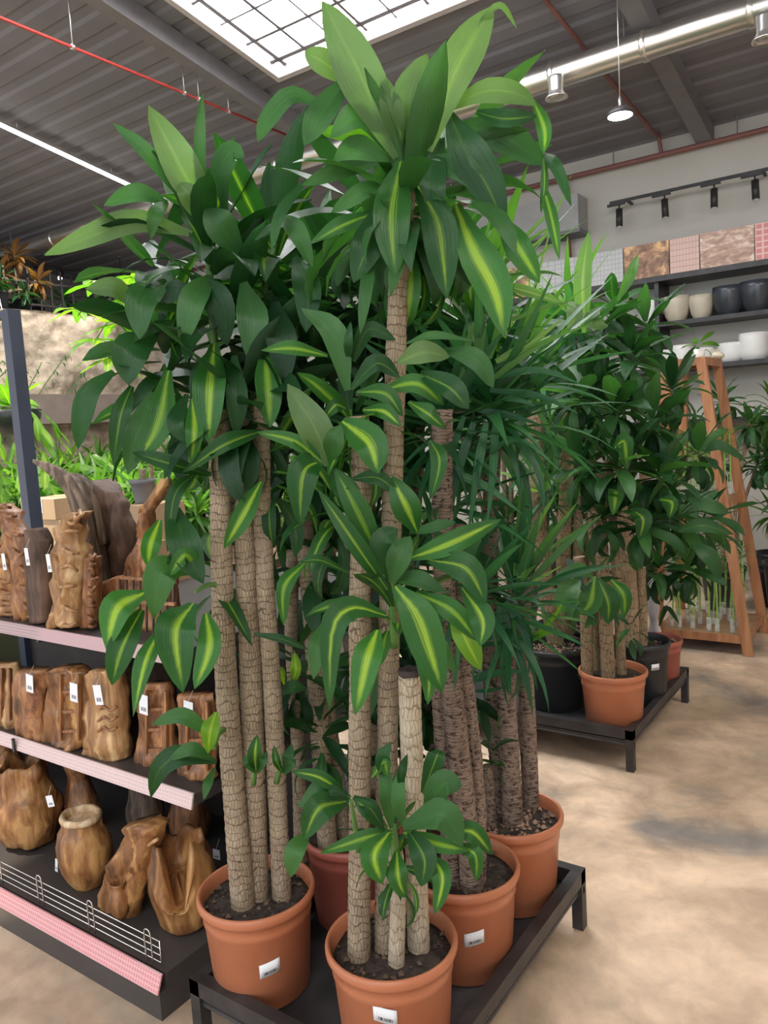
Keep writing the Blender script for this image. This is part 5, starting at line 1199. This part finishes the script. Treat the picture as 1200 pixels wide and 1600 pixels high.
MB().tube(catmull([at(1022, 905, 4.4), at(1030, 860, 4.4), at(1040, 800, 4.45)], 8), .012, 8).build('trunk', M['bark_far'], Q4)
bushy(Q4, [(1050, 760, 4.45, 20, 1.1), (1110, 800, 4.45, 16, 1.0)], mixs, 260)
hero(Q4, [(1030, 978), (1042, 950), (1062, 975)], 8, 4.35, 'leaf_dark')
c = Vector((-1.70, 4.18, ZT))
Q5 = thing('dracaena', 'brown-stemmed dracaena in the black pot behind the wide black pot on the rear table', 'potted plant', c)
pot(Q5, c, .36, .33, M['blackpot'], peb='pebble_tan', npeb=60)
for k, (x, y) in enumerate(((880, 960), (905, 958), (925, 955))):
    trunkpx(Q5, (x, y), [(x - 2, 850), (x, 720)], ZT + .28, .032, .028, M['bark_far'], seed=60 + k, ring=.05)
bushy(Q5, [(900, 640, 4.7, 24, 1.3), (940, 560, 4.7, 24, 1.3), (870, 740, 4.7, 20, 1.2), (970, 690, 4.7, 20, 1.2), (860, 500, 4.7, 24, 1.3)], FSD, 280)

# ================================================================== WOODEN RACK WITH GLASS TUBES
A0, B0 = onz(1040, 985, 0), onz(1170, 1025, 0)
RY0, RY1 = 5.48, 6.12
RXL, RXR = -1.545, -.945
TZ = 1.99
RK = thing('display_rack', 'tapering brown wooden rack with open shelves holding bamboo stalks in glass tubes', 'rack', ((RXL + RXR) / 2, 5.8, 0))
TL, TR = -1.46, -1.235
TY0, TY1 = 5.56, 6.04
for (bx, by, tx, ty) in ((RXL, RY0, TL, TY0), (RXR, RY0, TR, TY0), (RXL, RY1, TL, TY1), (RXR, RY1, TR, TY1)):
    MB().bar((bx, by, 0), (tx, ty, TZ), .062, .045).build('leg', M['rack'], RK)
def lerp(a, b, t): return a + (b - a) * t
def rackshelf(z, ex=.0):
    t_ = z / TZ; x0, x1 = lerp(RXL, TL, t_) - ex, lerp(RXR, TR, t_) + ex; y0, y1 = lerp(RY0, TY0, t_), lerp(RY1, TY1, t_)
    MB().box(x0, x1, y0, y1, z - .012, z).build('shelf_board', M['rackboard'], RK)
    for a in ((x0, x1, y0 - .012, y0), (x0, x1, y1, y1 + .012), (x0 - .012, x0, y0 - .012, y1 + .012), (x1, x1 + .012, y0 - .012, y1 + .012)):
        MB().box(*a, z - .05, z + .004).build('shelf_edge', M['rack'], RK)
    return x0, x1, y0, y1
s1 = rackshelf(.13); s2 = rackshelf(1.03); s3 = rackshelf(TZ + .01, .02)
rr = random.Random(5); protos = {}
ORD_ = ['first', 'second', 'third', 'fourth', 'fifth', 'sixth']
def vial(p, h, k, label, group):
    if k not in protos:
        t = thing('glass_tube', label, 'plant in tube', p, group)
        MB().lathe([(.016, 0), (.017, .004), (.017, .085), (.019, .088), (.019, .094), (.0155, .094), (.0155, .008), (.004, .006)], p, 14).build('tube', M['glass'], t)
        MB().lathe([(.004, .007), (.0145, .008), (.0145, .05), (.004, .05)], p, 12).build('water', M['aluminium'] if 0 else M['white'], t)
        r2 = random.Random(k)
        b = p + Vector((r2.uniform(-.02, .02), r2.uniform(-.02, .02), h))
        pts = catmull([p + Vector((0, 0, .012)), p.lerp(b, .5) + Vector((.006, 0, 0)), b], 16)
        MB().tube(pts, [.0062 + (.0022 if i % 4 == 0 else 0) for i in range(17)], 7).build('stalk', M['stalk'], t)
        for j in range(7):
            az = j * 2.4; me = R.choice(R.choice(FG)); put_leaf(me, t, b - Vector((0, 0, .012 * j)), az, 1.1 - .2 * j, .42)
        protos[k] = t; return t
    return copy_thing(protos[k], p, label)
i = 0
for a in range(6):
    for b in range(4):
        x = lerp(s1[0] + .07, s1[1] - .09, a / 5); y = lerp(s1[2] + .06, s1[3] - .08, b / 3)
        if rr.random() < .12: continue
        k = i % 4; vial(Vector((x + rr.uniform(-.02, .02), y + rr.uniform(-.02, .02), .132)), (.42, .50, .56, .46)[k], k, 'bamboo stalk in glass tube, bottom rack board, %s row, %s from the left' % (('front', 'second', 'third', 'back')[b], ORD_[a]), 'tubes on the bottom rack board'); i += 1
protos = {}; i = 0
for a in range(5):
    for b in range(3):
        x = lerp(s2[0] + .05, s2[1] - .05, a / 4); y = lerp(s2[2] + .08, s2[3] - .1, b / 2); k = i % 3
        vial(Vector((x, y, 1.032)), (.38, .42, .46)[k], 10 + k, 'bamboo stalk in glass tube, middle rack board, %s row, %s from the left' % (('front', 'second', 'back')[b], ORD_[a]), 'tubes on the middle rack board'); i += 1
p = Vector((-1.30, 5.78, TZ + .012))
t = thing('small_plant', 'small leafy plant in a white cup on top of the wooden rack', 'potted plant', p)
MB().lathe([(.03, 0), (.04, .01), (.048, .07), (.045, .07), (.03, .02)], p, 20).build('cup', M['white'], t)
rosette(t, p + Vector((0, 0, .12)), FGB, 9, .6, 1.0, -.3, seed=4, stem=.05)
p = Vector((-1.22, 5.98, TZ + .012))
body([(.03, 0), (.05, .02), (.045, .04), (.02, .055)], p, 20, .05, 20, 3, hollow=False)
o = body([(.03, 0), (.05, .02), (.045, .04), (.02, .055)], p, 20, .05, 20, 3, hollow=False).build('round_stone', M['cream'], None); tagged(o, 'pale rounded stone on the right corner of the rack top', 'stone')

# ================================================================== BACKGROUND PLANTS, RIGHT
def bgplant(name, lab, p, potd, poth, heads, fam, seed, potmat='blackpot', trunkr=.02, cat='potted plant', trunk=True, grp=None, et=1.15, eb=-.9, stemlen=.1):
    p = Vector(p); t = thing(name, lab, cat, p, grp)
    MB().lathe([(potd * .36, 0), (potd * .38, .005), (potd * .47, poth * .9), (potd * .5, poth * .92), (potd * .5, poth), (potd * .45, poth), (potd * .42, poth * .85), (potd * .1, poth * .86)], p, 24).build('pot', M[potmat], t)
    for i, (dx, dy, z, n, s) in enumerate(heads):
        h = p + Vector((dx, dy, z))
        if trunk: MB().tube(catmull([p + Vector((dx * .25, dy * .25, poth * .8)), p + Vector((dx * .5, dy * .5, poth + (z - poth) * .5)), h], 8), [trunkr * (1 - .4 * j / 8) for j in range(9)], 8).build('trunk', M['bark_far' if trunkr > .012 else 'greenstem'], t)
        rosette(t, h, fam, n, s, et, eb, seed=seed + i, stem=stemlen)
    return t
bgplant('fan_palm', 'feathery palm with fine arching fronds at the right edge below the white pots', (-.98, 7.0, 0), .34, .32, [(0, 0, 1.6, 60, 1.35), (-.08, .1, 1.3, 40, 1.2), (.15, 0, 1.45, 46, 1.3)], FG[1:] and [[m for f in FG for m in f]], 300, trunkr=.018, et=1.4, eb=-.9)
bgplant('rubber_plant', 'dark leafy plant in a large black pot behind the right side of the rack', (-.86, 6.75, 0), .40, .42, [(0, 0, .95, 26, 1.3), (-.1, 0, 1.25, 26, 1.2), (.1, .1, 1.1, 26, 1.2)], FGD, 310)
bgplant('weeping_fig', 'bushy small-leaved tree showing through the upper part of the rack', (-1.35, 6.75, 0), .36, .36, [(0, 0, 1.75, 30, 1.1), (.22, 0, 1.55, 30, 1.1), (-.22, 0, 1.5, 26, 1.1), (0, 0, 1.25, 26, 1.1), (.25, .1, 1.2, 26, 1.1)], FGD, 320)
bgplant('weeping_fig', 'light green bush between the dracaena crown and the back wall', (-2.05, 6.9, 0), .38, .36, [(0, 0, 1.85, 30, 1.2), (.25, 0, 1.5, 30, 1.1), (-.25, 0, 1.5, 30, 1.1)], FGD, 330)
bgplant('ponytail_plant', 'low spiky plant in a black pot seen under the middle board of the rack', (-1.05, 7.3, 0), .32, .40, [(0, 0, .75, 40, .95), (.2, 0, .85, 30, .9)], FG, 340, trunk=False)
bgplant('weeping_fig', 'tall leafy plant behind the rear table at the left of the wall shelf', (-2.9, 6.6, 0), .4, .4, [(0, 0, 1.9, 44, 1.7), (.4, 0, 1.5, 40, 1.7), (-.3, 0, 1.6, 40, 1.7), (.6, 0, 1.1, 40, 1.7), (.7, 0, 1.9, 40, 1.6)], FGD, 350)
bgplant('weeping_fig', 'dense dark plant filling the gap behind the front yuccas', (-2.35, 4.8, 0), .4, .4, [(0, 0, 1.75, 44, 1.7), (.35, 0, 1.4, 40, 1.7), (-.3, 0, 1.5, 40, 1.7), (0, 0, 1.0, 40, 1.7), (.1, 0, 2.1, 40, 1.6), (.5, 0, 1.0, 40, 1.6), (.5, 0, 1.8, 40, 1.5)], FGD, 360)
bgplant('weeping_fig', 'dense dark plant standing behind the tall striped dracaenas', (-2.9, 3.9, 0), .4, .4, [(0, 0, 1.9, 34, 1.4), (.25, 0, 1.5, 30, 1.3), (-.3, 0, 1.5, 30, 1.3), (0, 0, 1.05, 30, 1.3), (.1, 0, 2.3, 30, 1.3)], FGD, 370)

# ================================================================== SUNNY GARDEN BENCH, LEFT
BN = thing('plant_bench', 'long dark planting bench under the rows of sunlit green plants', 'bench', (-5.5, 4.2, 0))
MB().box(-8.6, -3.5, 3.2, 5.6, .78, .84).build('bench_top', M['darkwood'], BN)
MB().box(-8.6, -3.5, 3.2, 3.24, .66, .78).build('apron', M['darkwood'], BN)
for x in (-8.4, -7.1, -5.8, -4.5, -3.6):
    for y in (3.3, 5.5): MB().box(x - .04, x + .04, y - .04, y + .04, 0, .78).build('leg', M['darkwood'], BN)
rr = random.Random(12); cnt = 0
ORD = ['first', 'second', 'third', 'fourth', 'fifth', 'sixth', 'seventh', 'eighth', 'ninth', 'tenth', 'eleventh', 'twelfth']
for row, (y, nn_) in enumerate(((3.5, 12), (4.2, 11), (5.0, 10))):
    for k in range(nn_):
        x = lerp(-8.1, -3.8, (k + .5) / nn_) + rr.uniform(-.1, .1)
        kind = (k + row * 2) % 3
        fam, nm = ((FG, 'spider_plant'), (FGB, 'broadleaf_plant'), (FG, 'spider_plant'))[kind]
        lab_ = {0: 'sunlit bushy plant with narrow arching leaves in the %s row of the planting bench', 1: 'sunlit broad-leaved plant in the %s row of the planting bench'}[1 if kind == 1 else 0] % ('front', 'middle', 'back')[row]
        lab = 'sunlit %s plant, %s from the left in the %s row of the planting bench' % ('broad-leaved' if kind == 1 else 'narrow-leaved', ORD[k], ('front', 'middle', 'back')[row])
        bgplant(nm, lab, (x, y + rr.uniform(-.1, .1), .84), .22, .17, [(0, 0, .36 + .05 * row, 40, 1.25 + .12 * row), (rr.uniform(-.1, .1), 0, .52 + .08 * row, 24, 1.15)], fam, 400 + cnt, trunk=False, grp='%s plants in the %s row of the bench' % ('narrow-leaved' if kind != 1 else 'broad-leaved', ('front', 'middle', 'back')[row]))
        cnt += 1
bgplant('orange_croton', 'orange-brown leaved plant high beside the railing at the upper left', (-9.3, 5.6, 3.36), .3, .15, [(0, 0, .72, 34, 1.2), (.05, .25, .45, 30, 1.1), (0, -.2, .5, 30, 1.1), (0, -.5, .6, 26, 1.1)], FC, 500)
bgplant('wall_top_plant', 'dark trailing plant on the ledge at the top of the stone wall beside the post', (-9.15, 5.25, 3.36), .25, .2, [(.05, 0, .35, 26, 1.1), (.05, .3, .25, 26, 1.0)], FGD, 505)
for k in range(4):
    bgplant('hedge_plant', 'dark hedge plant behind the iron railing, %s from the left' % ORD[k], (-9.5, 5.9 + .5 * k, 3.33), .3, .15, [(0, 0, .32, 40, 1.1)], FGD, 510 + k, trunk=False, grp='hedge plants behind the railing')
# climber on the stone wall
t = thing('wall_climber', 'small-leaved green climber growing on the stone wall left of the post', 'climbing plant', (-8.85, 5.0, 1.6))
rr = random.Random(3)
for k in range(7):
    y0 = 4.4 + k * .2; pts = catmull([(-8.80, y0, 1.4), (-8.76, y0 + rr.uniform(-.2, .3), 2.1), (-8.78, y0 + rr.uniform(-.2, .5), 2.6 + .1 * (k % 3))], 14)
    MB().tube(pts, .007, 6).build('vine', M['greenstem'], t)
    for p in pts:
        for q in range(2): put_leaf(R.choice(R.choice(FGD)), t, p + Vector((.02, rr.uniform(-.06, .06), 0)), rr.uniform(-1.2, 1.2), rr.uniform(-.9, .4), .42)
# money tree with lime leaves behind the left dracaena
p = Vector((-4.05, 3.0, .0)); p = onz(205, 760, 1.0); p = ony(196, 700, 3.05)
t = thing('money_tree', 'slender money tree with bright lime hand-shaped leaves behind the left dracaena', 'potted plant', (p.x, p.y, 0))
base = Vector((p.x, p.y, 0))
MB().lathe([(.12, 0), (.13, .01), (.16, .30), (.165, .34), (.15, .34), (.13, .28), (.02, .28)], base, 24).build('pot', M['blackpot'], t)
top_ = ony(225, 480, 3.05)
MB().tube(catmull([base + Vector((0, 0, .28)), base.lerp(top_, .5) + Vector((.05, 0, 0)), top_], 12), [.022 - .012 * i / 12 for i in range(13)], 8).build('trunk', M['bark_far'], t)
FL = family('l', .24, .070, 'broad', M['leaf_lime'], (.4, .9), cols=4, n=6, per=2)
for (x, y) in ((205, 432), (122, 482), (183, 505), (160, 440), (170, 560), (196, 470), (232, 440), (150, 530)):
    h = ony(x, y, 3.05 + .04 * ((x * 7) % 5 - 2))
    MB().tube(catmull([top_.lerp(base, .12), top_.lerp(h, .6) + Vector((0, 0, .04)), h], 8), .004, 6).build('leaf_stalk', M['greenstem'], t)
    for j in range(6):
        az = j * 1.05 + x; put_leaf(R.choice(R.choice(FL)), t, h, az, .1 - .25 * (j % 2), .95)
# hanging pothos in a dark basket at the left edge
p = ony(18, 655, 3.0)
t = thing('hanging_pothos', 'bright trailing plant in a dark hanging basket at the left edge beside the post', 'hanging plant', p)
MB().lathe([(.05, -.10), (.14, -.09), (.19, 0), (.2, .06), (.18, .06), (.16, .0), (.02, -.02)], p, 24).build('basket', M['blackpot'], t)
for a in range(3): MB().tube([p + Vector((.18 * math.cos(a * 2.1), .18 * math.sin(a * 2.1), .05)), p + Vector((0, 0, .9))], .003, 5).build('basket_wire', M['wire'], t)
MB().tube([p + Vector((0, 0, .9)), (p.x, p.y, roofz(p.y) + .02)], .004, 5).build('hanging_wire', M['wire'], t)
rosette(t, p + Vector((0, 0, .12)), FL + FGB, 34, 1.0, 1.0, -.8, seed=8, stem=.08)
for k in range(6):
    az = -1.9 + k * .5; e = p + Vector((.3 * math.cos(az), .3 * math.sin(az), -.45)); pts = catmull([p + Vector((.15 * math.cos(az), .15 * math.sin(az), .08)), p + Vector((.28 * math.cos(az), .28 * math.sin(az), -.05)), e], 8)
    MB().tube(pts, .004, 5).build('vine', M['greenstem'], t)
    for q in pts[2:]: put_leaf(R.choice(R.choice(FL)), t, q, az + R.uniform(-1, 1), -.8, .8)
# grey nursery pot with a small plant on the carton
gp = ony(226, 786, 2.22)
t = thing('nursery_pot', 'grey plastic nursery pot standing on the cardboard box behind the shelf', 'potted plant', gp)
MB().lathe([(.040, 0), (.041, .003), (.053, .085), (.058, .087), (.058, .105), (.052, .105), (.050, .085), (.01, .084)], (gp.x, gp.y, gz), 30).build('pot', M['greypot'], t)
MB().tube([(gp.x, gp.y, gz + .08), (gp.x + .005, gp.y, gz + .15)], .014, 10).build('stem', M['bark'], t)
rosette(t, Vector((gp.x, gp.y, gz + .2)), FGD, 10, .6, 1.1, 0, seed=9, stem=.05)
